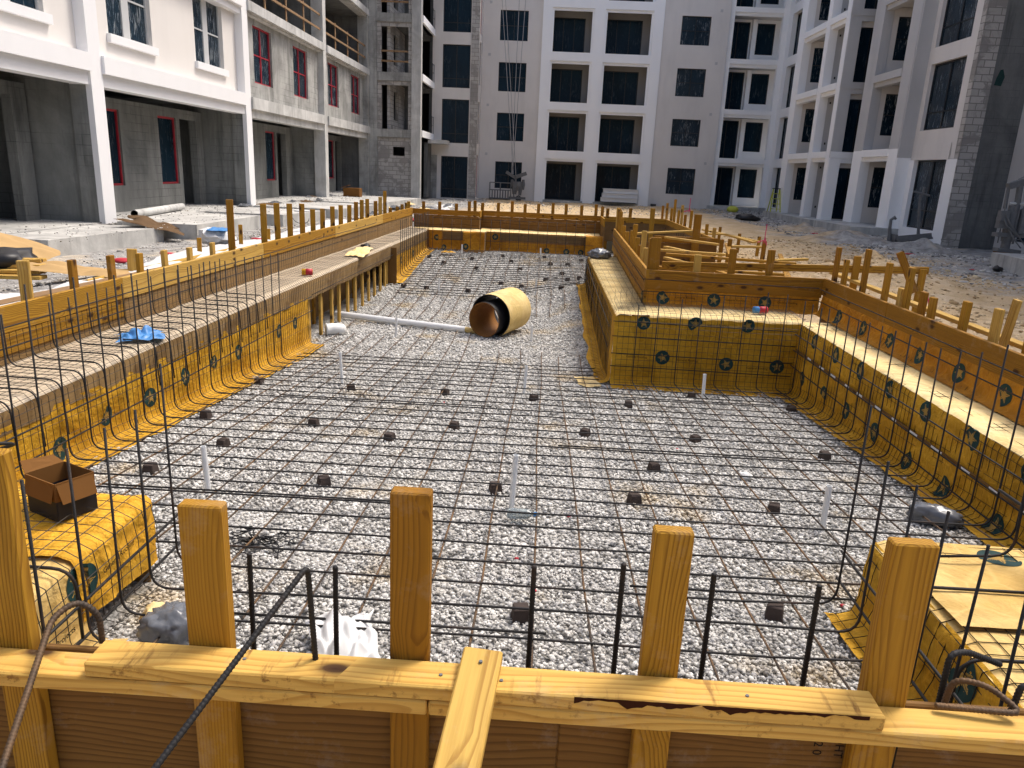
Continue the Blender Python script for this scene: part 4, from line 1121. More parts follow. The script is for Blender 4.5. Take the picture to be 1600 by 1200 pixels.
PL = ['near row, left, behind the second stake', 'near row, centre', 'near row, right', 'second row, right, before the peninsula', 'second row, centre', 'second row, left', 'third row, left, below the lying pipe', 'third row, right of the tubes', 'fourth row, left', 'fourth row, centre', 'farthest row, left', 'farthest row, centre']
for (x, y, h), l in zip(PW, PL):
    mb = MB(); n = 14; r = .018
    for rr_, z0, z1, rev in ((r, -.05, h, 0), (r * .8, .0, h, 1)):
        for k in range(n):
            a, b = 2 * math.pi * k / n, 2 * math.pi * (k + 1) / n
            q = [(rr_ * math.cos(a), rr_ * math.sin(a), z0), (rr_ * math.cos(b), rr_ * math.sin(b), z0), (rr_ * math.cos(b), rr_ * math.sin(b), z1), (rr_ * math.cos(a), rr_ * math.sin(a), z1)]
            mb.poly(q[::-1] if rev else q)
    for k in range(n):
        a, b = 2 * math.pi * k / n, 2 * math.pi * (k + 1) / n
        mb.poly([(r * math.cos(a), r * math.sin(a), h), (r * math.cos(b), r * math.sin(b), h), (r * .8 * math.cos(b), r * .8 * math.sin(b), h), (r * .8 * math.cos(a), r * .8 * math.sin(a), h)])
    o = mb.build('marker_pipe', M['pvc'], None, False, Matrix.Translation((x, y, zf(x, y))) @ Matrix.Rotation(random.uniform(-.05, .05), 4, 'Y') @ Matrix.Rotation(random.uniform(-.04, .04), 4, 'X'))
    tag(o, 'thin white upright pipe, ' + l, 'pipe', g)


def tube_obj(name, p0, p1, R, wall, mats, label=None, cat=None, parent=None, n=56, wob=0):
    p0, p1 = V(p0), V(p1); d = (p1 - p0); L = d.length; d.normalize()
    a = d.cross(V((0, 0, 1))).normalized(); b = a.cross(d)
    mb = MB()
    def ring(rad, t): return [p0 + d * (t * L) + (a * math.cos(2 * math.pi * k / n) + b * math.sin(2 * math.pi * k / n)) * rad * (1 + wob * math.sin(4 * math.pi * k / n)) for k in range(n)]
    prof = [(R, 0), (R, .33), (R, .66), (R, 1), (R - wall, 1), (R - wall, .5), (R - wall, 0)]
    rings = [ring(*p) for p in prof]
    for i in range(len(rings)):
        r0, r1 = rings[i], rings[(i + 1) % len(rings)]
        m = 0 if i < 3 else 1 if i in (4, 5) else 2
        for k in range(n): mb.poly([r0[k], r0[(k + 1) % n], r1[(k + 1) % n], r1[k]], m)
    o = mb.build(name, mats, parent, False)
    for pl in o.data.polygons: pl.use_smooth = True
    return tag(o, label, cat) if label else o


tube_obj('cardboard_tube', (-.74, 11.24, zf(-.6, 11.4) + .31), (-.44, 11.90, zf(-.5, 12) + .335), .335, .014, [M['tube_out'], M['card_dk'], M['black']], 'big tan cardboard forming tube lying on the gravel', 'forming tube')
it = tube_obj('cardboard_tube', (-.83, 11.14, zf(-.6, 11.3) + .265), (-.50, 11.78, zf(-.5, 11.9) + .275), .268, .012, [M['black'], M['tube_in'], M['card']], 'smaller tube with a glowing brown inside, nested in the big tan tube', 'forming tube')
z0 = zf(-3, 11.9) + .06
pp = tube_obj('drain_pipe', (-3.32, 11.98, z0 + .02), (-1.13, 11.40, zf(-1.1, 11.4) + .045), .05, .006, [M['pvc'], M['black'], M['pvc']], 'white drain pipe lying across the gravel towards the tubes', 'pipe', None, 20)
tube_obj('pipe_collar', (-1.13, 11.40, zf(-1.1, 11.4) + .045), (-.95, 11.35, zf(-1, 11.4) + .045), .043, .005, [M['tube_out'], M['black'], M['tube_out']], None, None, pp, 18)
e0 = V((-3.02, 10.72, zf(-3, 10.75) + .085))
el = MB(); el.tube([e0 + V((-.09, -.05, .0)), e0 + V((-.07, -.04, .0)), e0 + V((-.069, -.04, .0)), e0 + V((0, 0, .005)), e0 + V((.05, .03, .0)), e0 + V((.09, .07, -.01)), e0 + V((.10, .11, -.02))], .085, 20, True, 0, [.095, .095, .086, .086, .086, .086, .084])
tag(el.build('pipe_elbow', M['pvc'], None, True), 'white pipe elbow lying loose by the bare studs', 'pipe fitting')

# cardboard box on the orange step
cb = thing('cardboard_box', (-2.08, 2.98, .162), 'open brown and navy cardboard box on the orange step form', 'box')
th = math.radians(-26); ca, sa = math.cos(th), math.sin(th)
def bx(u, v, z): return (-2.055 + u * ca - v * sa, 2.96 + u * sa + v * ca, .168 + z)
def panel(name, q, mat, parent=cb, t=.003):
    a, b, c, d = [V(p) for p in q]; n = (b - a).cross(d - a).normalized() * t
    mb = MB(); f, k = [a, b, c, d], [p + n for p in (a, b, c, d)]
    mb.poly(f[::-1]); mb.poly(k)
    for i in range(4): mb.poly([f[i], f[(i + 1) % 4], k[(i + 1) % 4], k[i]])
    return mb.build(name, M[mat], parent)
hw, hd, hh, hm = .105, .086, .175, .092
cor = [(-hw, -hd), (hw, -hd), (hw, hd), (-hw, hd)]
for i in range(4):
    (u0, v0), (u1, v1) = cor[i], cor[(i + 1) % 4]
    panel('box_side', [bx(u0, v0, 0), bx(u1, v1, 0), bx(u1, v1, hm), bx(u0, v0, hm)], 'card_dk')
    panel('box_side', [bx(u0, v0, hm), bx(u1, v1, hm), bx(u1, v1, hh), bx(u0, v0, hh)], 'card')
panel('box_bottom', [bx(*cor[0], .004), bx(*cor[1], .004), bx(*cor[2], .004), bx(*cor[3], .004)], 'card')
panel('box_flap', [bx(-hw, hd, hh), bx(-hw, -hd, hh), bx(-hw - .045, -hd + .01, hh + .045), bx(-hw - .045, hd - .02, hh + .03)], 'card')
panel('box_flap', [bx(-hw + .004, -hd, hh), bx(hw - .004, -hd, hh), bx(hw - .01, -hd - .02, hh - .085), bx(-hw + .01, -hd - .02, hh - .085)], 'card')
panel('box_flap', [bx(hw, -hd + .004, hh), bx(hw, hd - .004, hh), bx(hw + .03, hd - .01, hh - .09), bx(hw + .03, -hd + .01, hh - .09)], 'card')
panel('address_label', [bx(-hw - .0045, hd * .2, .03), bx(-hw - .0045, -hd * .8, .03), bx(-hw - .0045, -hd * .8, .11), bx(-hw - .0045, hd * .2, .11)], 'label')
panel('tape_strip', [bx(-hw - .0045, hd * .55, .112), bx(-hw - .0045, hd * .05, .112), bx(-hw - .0045, hd * .05, .173), bx(-hw - .0045, hd * .55, .173)], 'kraft_pale')


def crumple(name, c, size, mat, label, cat, seed=0, sub=3, amp=.45, f=1.6, group=None, rot=0, fold=1.):
    """crumpled lump of sheet or bag: a sphere creased by ridged noise"""
    bm = bmesh.new(); bmesh.ops.create_icosphere(bm, subdivisions=sub, radius=1)
    for v in bm.verts:
        p = v.co.copy(); q = p * f + V((seed * 3.1, seed * 1.7, seed))
        q2 = V((q.x * 3.2, q.y * 3.2, q.z * .8))
        r = 1 + amp * .8 * noise.noise(q * .8) + amp * .45 * (abs(noise.noise(q2)) * 2 - .6) * fold + amp * .12 * noise.noise(q * 6)
        v.co = p * r; v.co.x *= size[0]; v.co.y *= size[1]; v.co.z = max(v.co.z * size[2], -size[2] * .75)
    me = bpy.data.meshes.new(name); bm.to_mesh(me); bm.free(); me.materials.append(M[mat])
    if mat not in ('white_pl',):
        me.polygons.foreach_set('use_smooth', [True] * len(me.polygons))
    o = link(name, me, None, Matrix.Translation(V(c) + V((0, 0, size[2] * .72))) @ Matrix.Rotation(rot, 4, 'Z'))
    return tag(o, label, cat, group)


def cloth(name, c, sx, sy, h, mat, label, cat, seed, rot=0, n=26, parent=None, rag=.25, tilt=(0, 0)):
    """a crumpled thin sheet lying on something, with an uneven outline"""
    mb = MB()
    cr_, sr_ = math.cos(rot), math.sin(rot)
    def fn(s, t):
        u, v = s * 2 - 1, t * 2 - 1
        k = 1 + rag * noise.noise(V((u * 1.3 + seed, v * 1.3, seed * 2.)))
        x, y = u * sx * k, v * sy * (1 + rag * noise.noise(V((v * 1.7, u * 1.1 + seed, 5))))
        z = h * (.35 + abs(noise.noise(V((u * 1.5 + seed, v * 1.5, 1)))) * 1.5 + .14 * abs(noise.noise(V((u * 4.5, v * 4.5 + seed, 2))))) * (1 - .75 * max(abs(u), abs(v)) ** 3)
        return (c[0] + x * cr_ - y * sr_, c[1] + x * sr_ + y * cr_, c[2] + .006 + z + tilt[0] * x + tilt[1] * y)
    mb.grid(fn, n, n)
    o = mb.build(name, M[mat], parent, True)
    return tag(o, label, cat) if label else o


cloth('plastic_bag', (-.715, 2.62, zf(-.7, 2.6) + .03), .125, .21, .095, 'white_pl', 'crumpled white plastic bag behind the front plates', 'bag', 4, .3, 40, None, .4, (0, .05))
crumple('plastic_bag', (-1.43, 2.62, zf(-1.4, 2.6)), (.105, .10, .10), 'gbag', 'dark grey plastic bag bunched at the orange step form', 'bag', 7, 4, .4, 1.4)
crumple('paper_scrap', (-1.54, 2.70, zf(-1.5, 2.7) + .01), (.06, .06, .07), 'kraft_pale', 'torn scrap of pale paper beside the dark grey bag', 'paper scrap', 3, 3, .5)
crumple('plastic_bag', (2.58, 4.52, zf(2.6, 4.5)), (.16, .10, .075), 'gbag', 'grey plastic bag on the gravel below the right bench', 'bag', 12, 4, .4, 1.4, None, -.4)
nb = MB()
for k in range(34):
    a = V((-1.45 + random.uniform(-.17, .17), 3.58 + random.uniform(-.07, .07), zf(-1.4, 3.6) + .03)); p = [a]
    for q in range(4): p.append(p[-1] + V((random.uniform(-.07, .07), random.uniform(-.05, .05), random.uniform(-.012, .02))))
    nb.tube(p, .004, 3, False)
tag(nb.build('netting_scrap', M['black'], None), 'scrap of tangled black netting on the gravel', 'netting')
bt = MB(); prof = [(0, .0), (.03, .0), (.032, .01), (.032, .10), (.028, .125), (.012, .15), (.012, .165)]
for (r0, z0_), (r1, z1_) in zip(prof, prof[1:]):
    for k in range(14):
        a, b = 2 * math.pi * k / 14, 2 * math.pi * (k + 1) / 14
        bt.poly([(r0 * math.cos(a), r0 * math.sin(a), z0_), (r0 * math.cos(b), r0 * math.sin(b), z0_), (r1 * math.cos(b), r1 * math.sin(b), z1_), (r1 * math.cos(a), r1 * math.sin(a), z1_)])
M['clear'] = plain('clear_plastic', (.62, .70, .72), .12, .5, .2, 20)
M['clear'].node_tree.nodes['Principled BSDF'].inputs['Transmission Weight'].default_value = .7
bo = bt.build('water_bottle', M['clear'], None, True, Matrix.Translation((-.12, 4.14, zf(-.1, 4.1) + .045)) @ Matrix.Rotation(1.4, 4, 'Y') @ Matrix.Rotation(.3, 4, 'X'))
tag(bo, 'clear plastic bottle on the gravel at the centre marker pipe', 'bottle')
cap = MB(); cap.tube([(0, 0, .163), (0, 0, .18)], .0145, 12); cap.build('bottle_cap', M['blue'], bo, False, WM[bo])
cloth('plastic_bag', (-3.36, 6.08, zb(6) + .01), .17, .16, .10, 'blue', 'crumpled bright blue plastic on the left bench', 'plastic scrap', 9, .5, 30, None, .4)
def can(loc, r, h, rotz, mat, mat2, label, name='drink_can'):
    mb = MB(); mb.tube([(0, 0, 0), (0, 0, .004), (0, 0, h * .94), (0, 0, h)], r, 16, True, 0, [r * .8, r, r, r * .78])
    w = Matrix.Translation(V(loc) + V((0, 0, r))) @ Matrix.Rotation(rotz, 4, 'Z') @ Matrix.Rotation(math.pi / 2, 4, 'Y')
    o = mb.build(name, M[mat], None, True, w)
    b2_ = MB(); b2_.tube([(0, 0, h * .35), (0, 0, h * .98)], r * 1.012, 16); b2_.build('can_band', M[mat2], o, True, w)
    return tag(o, label, 'can')
can((-3.32, 10.3, zb(10) + .012), .045, .15, .3, 'yellow_can', 'red', 'small red and yellow can on the left bench') if 'yellow_can' in M else can((-3.32, 10.3, zb(10) + .012), .045, .15, .3, 'kraft', 'red', 'small red and yellow can on the left bench')
can((2.50, 8.82, .205), .042, .17, .25, 'blue', 'red', 'red and blue soda can on the peninsula bench')
cloth('paper_scrap', (-3.28, 13.5, zb(13.5) + .02), .16, .75, .05, 'kraft_pale', 'torn bleached paper flap on the left bench', 'paper scrap', 21, .1, 24)
crumple('black_scrap', (-3.38, 14.4, zb(14) + .01), (.09, .08, .05), 'black', 'black rubber scrap on the left bench beyond the torn flap', 'scrap', 5)
crumple('plastic_bag', (1.06, 14.2, .19), (.20, .17, .10), 'gbag', 'dark shiny bag at the far end of the peninsula bench', 'bag', 15, 4, .5, 1.8)
cloth('paper_scrap', (-2.35, 18.9, zf(-2.3, 18.9) + .06), .18, .1, .03, 'kraft', 'small yellow paper scrap by the far left bench', 'paper scrap', 31, 0, 12)
cloth('paper_scrap', (.60, 8.46, zf(.7, 8.5) + .02), .12, .22, .03, 'kraft_pale', 'bleached paper tongue at the foot of the peninsula corner', 'paper scrap', 33, .2, 16)
crumple('paper_scrap', (1.58, 5.2, zf(1.5, 5.2) + .01), (.05, .05, .03), 'white_pl', 'crumpled white paper on the gravel, right of centre', 'paper scrap', 41, 2)
for i, (x, y) in enumerate([(.25, 4.25), (-.05, 3.6), (.05, 3.25), (1.55, 3.3), (-.9, 7.1), (1.2, 5.9)]):
    crumple('red_scrap', (x, y, zf(x, y)), (.014, .014, .008), 'red', f'tiny red scrap on the gravel, {nth(i)} from the middle outwards', 'scrap', 50 + i, 1, .4, 1.6, 'red scraps on the gravel')

# ================================================================== BUILDINGS
def wall(name, mat, P0, u, n, u0, u1, z0, z1, openings=(), th=.2, parent=None):
    """wall in the plane through P0 along u, outward normal n, thickness th behind it, with rectangular openings (a0,a1,b0,b1)"""
    P0, u, n = V(P0), V(u), V(n)
    us = sorted(set([u0, u1] + [x for o in openings for x in o[:2]])); zs = sorted(set([z0, z1] + [x for o in openings for x in o[2:]]))
    us = [x for x in us if u0 <= x <= u1]; zs = [x for x in zs if z0 <= x <= z1]
    fill = {}
    for i in range(len(us) - 1):
        for j in range(len(zs) - 1):
            a, b = (us[i] + us[i + 1]) / 2, (zs[j] + zs[j + 1]) / 2
            fill[i, j] = not any(o[0] < a < o[1] and o[2] < b < o[3] for o in openings)
    mb = MB(); flip = u.cross(V((0, 0, 1))).dot(n) < 0
    def pt(a, z, d): return P0 + u * a + V((0, 0, z)) - n * d
    def q(*p): mb.poly(p[::-1] if flip else p)
    for (i, j), ok in fill.items():
        if not ok: continue
        a0, a1, b0, b1 = us[i], us[i + 1], zs[j], zs[j + 1]
        q(pt(a0, b0, 0), pt(a1, b0, 0), pt(a1, b1, 0), pt(a0, b1, 0))
        q(pt(a0, b1, th), pt(a1, b1, th), pt(a1, b0, th), pt(a0, b0, th))
        if not fill.get((i - 1, j)): q(pt(a0, b0, th), pt(a0, b0, 0), pt(a0, b1, 0), pt(a0, b1, th))
        if not fill.get((i + 1, j)): q(pt(a1, b0, 0), pt(a1, b0, th), pt(a1, b1, th), pt(a1, b1, 0))
        if not fill.get((i, j - 1)): q(pt(a0, b0, th), pt(a1, b0, th), pt(a1, b0, 0), pt(a0, b0, 0))
        if not fill.get((i, j + 1)): q(pt(a0, b1, 0), pt(a1, b1, 0), pt(a1, b1, th), pt(a0, b1, th))
    return mb.build(name, M[mat], parent)


def window(parent, P0, u, n, u0, u1, z0, z1, nx=2, nz_=2, frame='frame_dk', glass='glass', rec=.08, fw_=.045, mid=None, zmul=None):
    P0, u, n = V(P0), V(u), V(n); Z = V((0, 0, 1))
    def pt(a, z, d): return P0 + u * a + Z * z - n * d
    fb, pb_ = MB(), MB()
    def bar(a0, a1, b0, b1, d0, d1):
        c = (pt(a0, b0, d0) + pt(a1, b1, d1)) / 2
        fb.obox(c, u * (a1 - a0) / 2, n * (d1 - d0) / 2, Z * (b1 - b0) / 2)
    bar(u0, u0 + fw_, z0, z1, rec, rec + .06); bar(u1 - fw_, u1, z0, z1, rec, rec + .06)
    bar(u0 + fw_, u1 - fw_, z0, z0 + fw_, rec, rec + .06); bar(u0 + fw_, u1 - fw_, z1 - fw_, z1, rec, rec + .06)
    for i in range(1, nx):
        a = u0 + (u1 - u0) * i / nx; w = (mid or fw_) / 2
        bar(a - w, a + w, z0 + fw_, z1 - fw_, rec + .004, rec + .056)
    ul = [u0] + [u0 + (u1 - u0) * i / nx for i in range(1, nx)] + [u1]
    hz = zmul if zmul else [i / nz_ for i in range(1, nz_)]
    for h in hz:
        b = z0 + (z1 - z0) * h
        for i in range(nx):
            w = (mid or fw_) / 2
            bar(ul[i] + (fw_ if i == 0 else w), ul[i + 1] - (fw_ if i == nx - 1 else w), b - .018, b + .018, rec + .012, rec + .05)
    f = fb.build('window', M[frame], parent)
    p = [pt(u0, z0, rec + .035), pt(u1, z0, rec + .035), pt(u1, z1, rec + .035), pt(u0, z1, rec + .035)]
    pb_.poly(p if u.cross(Z).dot(n) > 0 else p[::-1]); pb_.build('pane', M[glass], f)
    return f


def bld(name, loc, label): return thing(name, loc, label, 'building', 'wings of the building under construction')
UX, UY = (1, 0, 0), (0, 1, 0)
LV = [.30, 3.42, 6.04, 8.66, 11.28, 13.9]        # floor levels

# ---------------------------------------------------------------- left wing
lw = bld('apartment_wing', (-9.5, 20, 0), 'left wing, cream and white near the camera and bare grey concrete farther back')
XF, XW, XR = -8.9, -9.12, -10.25
cols = [-8.4, -.6, 7.4, 15.2, 23.0, 31.1, 38.8]
def xbox(name, mat, x0, x1, y0, y1, z0, z1, parent, bevel=0):
    mb = MB(); mb.box(x0, x1, y0, y1, z0, z1); return mb.build(name, M[mat], parent)
for i, y in enumerate(cols):
    m = 'stucco_white' if y < 24 else 'conc_lt'
    if y > 38: continue
    if y < 24:
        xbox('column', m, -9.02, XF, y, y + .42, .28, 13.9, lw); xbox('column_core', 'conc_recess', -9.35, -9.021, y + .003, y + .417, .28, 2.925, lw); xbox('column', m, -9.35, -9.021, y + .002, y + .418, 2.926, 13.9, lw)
    else: xbox('column', m, -9.35, XF, y, y + .42, .2, 13.9, lw)
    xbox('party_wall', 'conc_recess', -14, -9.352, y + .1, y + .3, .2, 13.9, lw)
for i, (a, b) in enumerate(zip(cols, cols[1:])):
    a += .42; wh = a < 23; sl = -.0 if wh else -.06
    tr, up = ('stucco_white', 'stucco_cream') if wh else ('conc_lt', 'conc')
    for k in (1, 2, 3, 4):
        z = LV[k]
        if k == 1:
            xbox('beam', tr, -9.3, XF + .06, a, b, 3.17 + sl, 3.5 + sl, lw); xbox('beam', tr, -9.3, XF - .05, a, b, 2.93 + sl, 3.168 + sl, lw)
        else:
            xbox('beam', tr, -9.3, XF + .06, a, b, z - .24, z + .03, lw); xbox('beam', tr, -9.3, XF - .05, a, b, z - .42 if wh else z - .30, z - .242, lw)
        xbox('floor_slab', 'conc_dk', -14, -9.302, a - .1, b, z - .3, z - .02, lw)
    xbox('floor_slab', 'slab', -14, -9.0, a - .42, b, -.1, .30, lw)
    # ground floor porch wall with a window and a door
    o = []
    for (p, q, zl_, zh) in ((1.85, 2.9, .92, 2.66), (4.75, 5.75, .92, 2.66), (5.95, 6.95, .3, 2.66)):
        o.append((a + p, a + q, zl_, zh))
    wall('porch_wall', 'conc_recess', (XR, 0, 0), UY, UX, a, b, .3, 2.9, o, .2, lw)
    for w in o[:2]: window(lw, (XR, 0, 0), UY, UX, *w, 1, 1, 'frame_red', 'glass_clean', .05, .05)
    # upper walls
    for k in (1, 2, 3, 4):
        zb0, zt0 = (3.5 + sl if k == 1 else LV[k] + .03), (LV[k + 1] - (.42 if wh else .30)) if k < 4 else 13.9
        if wh or k == 1:
            ws = [(a + .75, a + 2.55, LV[k] + .6, LV[k] + 2.25), (a + 4.75, a + 6.5, LV[k] + .6, LV[k] + 2.25)]
            if not wh: ws = [(a + .95, a + 2.55, 3.93, 5.58), (a + 4.7, a + 6.35, 3.9, 5.56)]
            wall('upper_wall', up, (XW, 0, 0), UY, UX, a, b, zb0, zt0, ws, .2, lw)
            for w in ws:
                if wh:
                    window(lw, (XW, 0, 0), UY, UX, *w, 2, 2, 'frame_wt', 'glass', .09, .03, .28)
                    xbox('window_sill', 'stucco_white', XW + .001, XW + .09, w[0] - .08, w[1] + .1, w[2] - .17, w[2] - .004, lw)
                else:
                    window(lw, (XW, 0, 0), UY, UX, *w, 2, 2, 'frame_red', 'glass', .07, .05, .06)
        else:
            wall('loggia_wall', 'conc_dk', (-11.2, 0, 0), UY, UX, a, b, LV[k], LV[k + 1] - .3, [(a + 1.0, a + 2.4, LV[k], LV[k] + 2.1), (a + 4.2, a + 6.2, LV[k] + .0, LV[k] + 2.1)], .2, lw)  # dark colour stands for the shade inside the loggia
            for h in (.52, 1.03): lumber('guard_rail', (-9.0, a, LV[k] + h), (-9.0, b, LV[k] + h), .075, .038, 'lumber_old', (0, 0, 1), lw)
            for y in (a + 1.9, a + 3.9, a + 5.8): lumber('guard_post', (-9.05, y, LV[k] + .03), (-9.05, y, LV[k] + 1.15), .09, .04, 'lumber_old', (0, 1, 0), lw)
    # dim rooms behind
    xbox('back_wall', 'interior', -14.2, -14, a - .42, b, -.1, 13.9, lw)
xbox('end_wall', 'conc_dk', -14.2, -9.36, 38.62, 38.79, -.1, 13.9, lw); xbox('column', 'conc', -9.355, -8.88, 38.5, 39.15, -.1, 13.9, lw)
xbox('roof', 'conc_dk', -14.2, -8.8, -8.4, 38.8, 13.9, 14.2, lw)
# meter box and conduit in the first porch
mb = MB(); mb.box(XR + .001, XR + .10, 13.05, 13.42, 2.28, 2.68)
for k in range(7): mb.box(XR + .101, XR + .115, 13.1, 13.37, 2.33 + k * .045, 2.352 + k * .045, 1)
mb.box(XR + .001, XR + .03, 13.32, 13.36, 1.7, 2.279); mb.build('meter_box', [M['conc_lt'], M['conc_dk']], lw)

# ---------------------------------------------------------------- corner block
ck = bld('apartment_wing', (-7, 41, 0), 'grey corner block with open storeys and tall dark windows, left of the far facade')
xbox('column', 'conc', -8.87, -8.5, 38.80, 39.2, .05, 13.9, ck); xbox('column', 'conc_lt', -6.80, -6.35, 38.78, 39.2, .05, 13.9, ck)
for k in range(1, 6):
    z = LV[k] - .05
    xbox('beam', 'conc', -8.498, -6.802, 38.82, 39.15, z - .38, z, ck)
    xbox('floor_slab', 'conc_dk', -8.9, -6.42, 39.152, 45, z - .3, z - .02, ck)
    xbox('beam', 'stucco_trim', -6.62, -6.30, 39.202, 42.99, z - .3, z + .02, ck)
wall('block_wall', 'cmu', (0, 38.95, 0), UX, (0, -1, 0), -8.498, -6.802, .05, 2.98, [(-7.75, -7.15, 2.12, 2.55)], .2, ck)
for k in range(1, 5):
    z = LV[k] - .05
    wall('block_wall', 'cmu', (0, 38.9, 0), UX, (0, -1, 0), -8.498, -6.802, z, LV[k + 1] - .43, [(-8.30, -6.98, z, LV[k + 1] - .62)], .15, ck)
    wall('inner_wall', 'cmu', (-7.95, 0, 0), UY, UX, 39.3, 44.5, z, LV[k + 1] - .35, [(40.2, 41.3, z + .5, z + 1.9)], .15, ck)
    wall('inner_wall', 'conc_dk', (0, 43.2, 0), UX, (0, -1, 0), -8.0, -6.45, z, LV[k + 1] - .35, [(-7.2, -6.6, z, z + 2.1)], .15, ck)
    if k > 1:
        for h in (.5, .95): lumber('guard_rail', (-8.3, 38.88, z + h), (-6.98, 38.88, z + h), .08, .03, 'lumber_old', (0, 0, 1), ck)
    mb = MB()
    for h in (.45, .85): mb.tube([(-6.3, 42.2, z + h), (-6.3, 42.85, z + h)], .018, 6)
    for y in (42.25, 42.8): mb.tube([(-6.3, y, z), (-6.3, y, z + .9)], .018, 6)
    mb.build('railing', M['machine'], ck)
xbox('side_wall', 'conc_dk', -6.60, -6.42, 41.6, 42.99, .05, 2.9, ck)
op = []
for k in range(5):
    op.append((-5.88, -4.40, [.04, 2.97, 5.80, 8.55, 11.2][k], [2.27, 5.22, 7.95, 10.7, 13.3][k]))
wall('window_wall', 'stucco_grey', (0, 43, 0), UX, (0, -1, 0), -6.42, -4.36, -.05, 13.9, op, .2, ck)
for o in op: window(ck, (0, 43, 0), UX, (0, -1, 0), *o, 2, 1, 'frame_dk', 'glass_clean', .1, .045, None, [.22])
wall('block_pier', 'cmu', (0, 42.97, 0), UX, (0, -1, 0), -4.358, -3.95, -.05, 13.9, [], .2, ck)
xbox('pier_wall', 'conc', -6.42, -6.1, 42.9, 42.995, -.05, 2.3, ck)
xbox('canopy', 'conc_lt', -6.4, -5.42, 41.6, 42.94, 2.86, 3.05, ck)
on = []
for k in range(5): on.append((43.5, 44.4, [.1, 3.0, 6.05, 8.6, 11.3][k], [2.4, 5.2, 8.2, 10.6, 13.2][k]))
wall('side_wall', 'stucco_grey', (-3.954, 0, 0), UY, UX, 43.172, 44.99, -.05, 13.9, on, .2, ck)
for i, o in enumerate(on): window(ck, (-3.954, 0, 0), UY, UX, *o, 1, 2, 'frame_red' if i in (0, 3) else 'frame_dk', 'glass_clean', .06)
xbox('side_wall', 'conc_dk', -9.1, -8.9, 39.3, 48, 0, 13.9, ck)
xbox('roof', 'conc_dk', -8.9, -3.96, 38.8, 50, 13.9, 14.2, ck); xbox('back_wall', 'interior', -8.9, -4, 48, 48.2, 0, 13.9, ck)

# ---------------------------------------------------------------- far wing
fwg = bld('apartment_wing', (3, 46, 0), 'far grey facade with a white grid of eight balconies and square windows')
YF = 45.0; N = (0, -1, 0)
op = []
for k in range(5):
    op += [(-3.01, -1.47, .64 + 2.635 * k, 2.13 + 2.65 * k), (6.87, 8.45, .76 + 2.64 * k, 2.2 + 2.645 * k)]
wall('facade', 'stucco_grey', (0, YF, 0), UX, N, -3.95, 9.45, -.3, 14.0, op + [(-.4, 5.6, .0, 13.6)], .25, fwg)
for o in op: window(fwg, (0, YF, 0), UX, N, *o, 2, 2, 'frame_dk', 'glass' if o[0] > 0 else 'glass_clean', .09, .035)
# small vent plates
for k in range(5):
    for x in (-3.55, 8.95):
        xbox('vent_plate', 'stucco_mid', x - .07, x + .07, YF - .012, YF - .001, 1.5 + 2.64 * k + .95, 1.64 + 2.64 * k + .95, fwg)
for x0, x1 in ((-.68, -.18), (2.12, 2.72), (5.32, 5.88)):
    xbox('pier', 'stucco_trim', x0, x1, YF - .16, YF + .05, -.1, 14, fwg)
for x0, x1 in ((-.18, 2.12), (2.72, 5.32)):
    for k in range(6):
        z = [.0, 2.28, 4.9, 7.47, 10.15, 12.8][k]; zt = [.12, 2.86, 5.46, 8.06, 10.72, 13.4][k]
        xbox('balcony_beam', 'stucco_trim' if k else 'slab', x0, x1, YF - .14, YF + .05, z + (.14 if k else 0), zt, fwg)
        if k: xbox('balcony_beam', 'stucco_trim', x0 + .0, x1 - .0, YF - .04, YF + .05, z, z + .138, fwg)
        if k < 5:
            zb_, zt_ = zt, [2.28, 4.9, 7.47, 10.15, 12.8][k]
            xbox('reveal', 'stucco_trim', x0, x0 + .11, YF - .05, YF + .05, zb_, zt_, fwg); xbox('reveal', 'stucco_trim', x1 - .11, x1, YF - .05, YF + .05, zb_, zt_, fwg)
            yb_ = YF + 1.25
            dx0, dx1 = x0 + .06, x1 - .42
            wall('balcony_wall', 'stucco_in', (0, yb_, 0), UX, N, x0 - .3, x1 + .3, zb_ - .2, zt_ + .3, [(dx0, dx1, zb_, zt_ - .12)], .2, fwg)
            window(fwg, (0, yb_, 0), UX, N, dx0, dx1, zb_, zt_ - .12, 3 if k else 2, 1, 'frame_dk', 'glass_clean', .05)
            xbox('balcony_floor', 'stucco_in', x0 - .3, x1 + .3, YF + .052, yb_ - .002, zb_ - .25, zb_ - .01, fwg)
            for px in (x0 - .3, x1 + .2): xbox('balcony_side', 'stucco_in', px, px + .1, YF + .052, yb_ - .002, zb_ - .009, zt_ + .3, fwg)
xbox('balcony_side', 'stucco_in', -.45, 5.8, YF + .052, YF + 1.24, 13.4, 13.6, fwg)
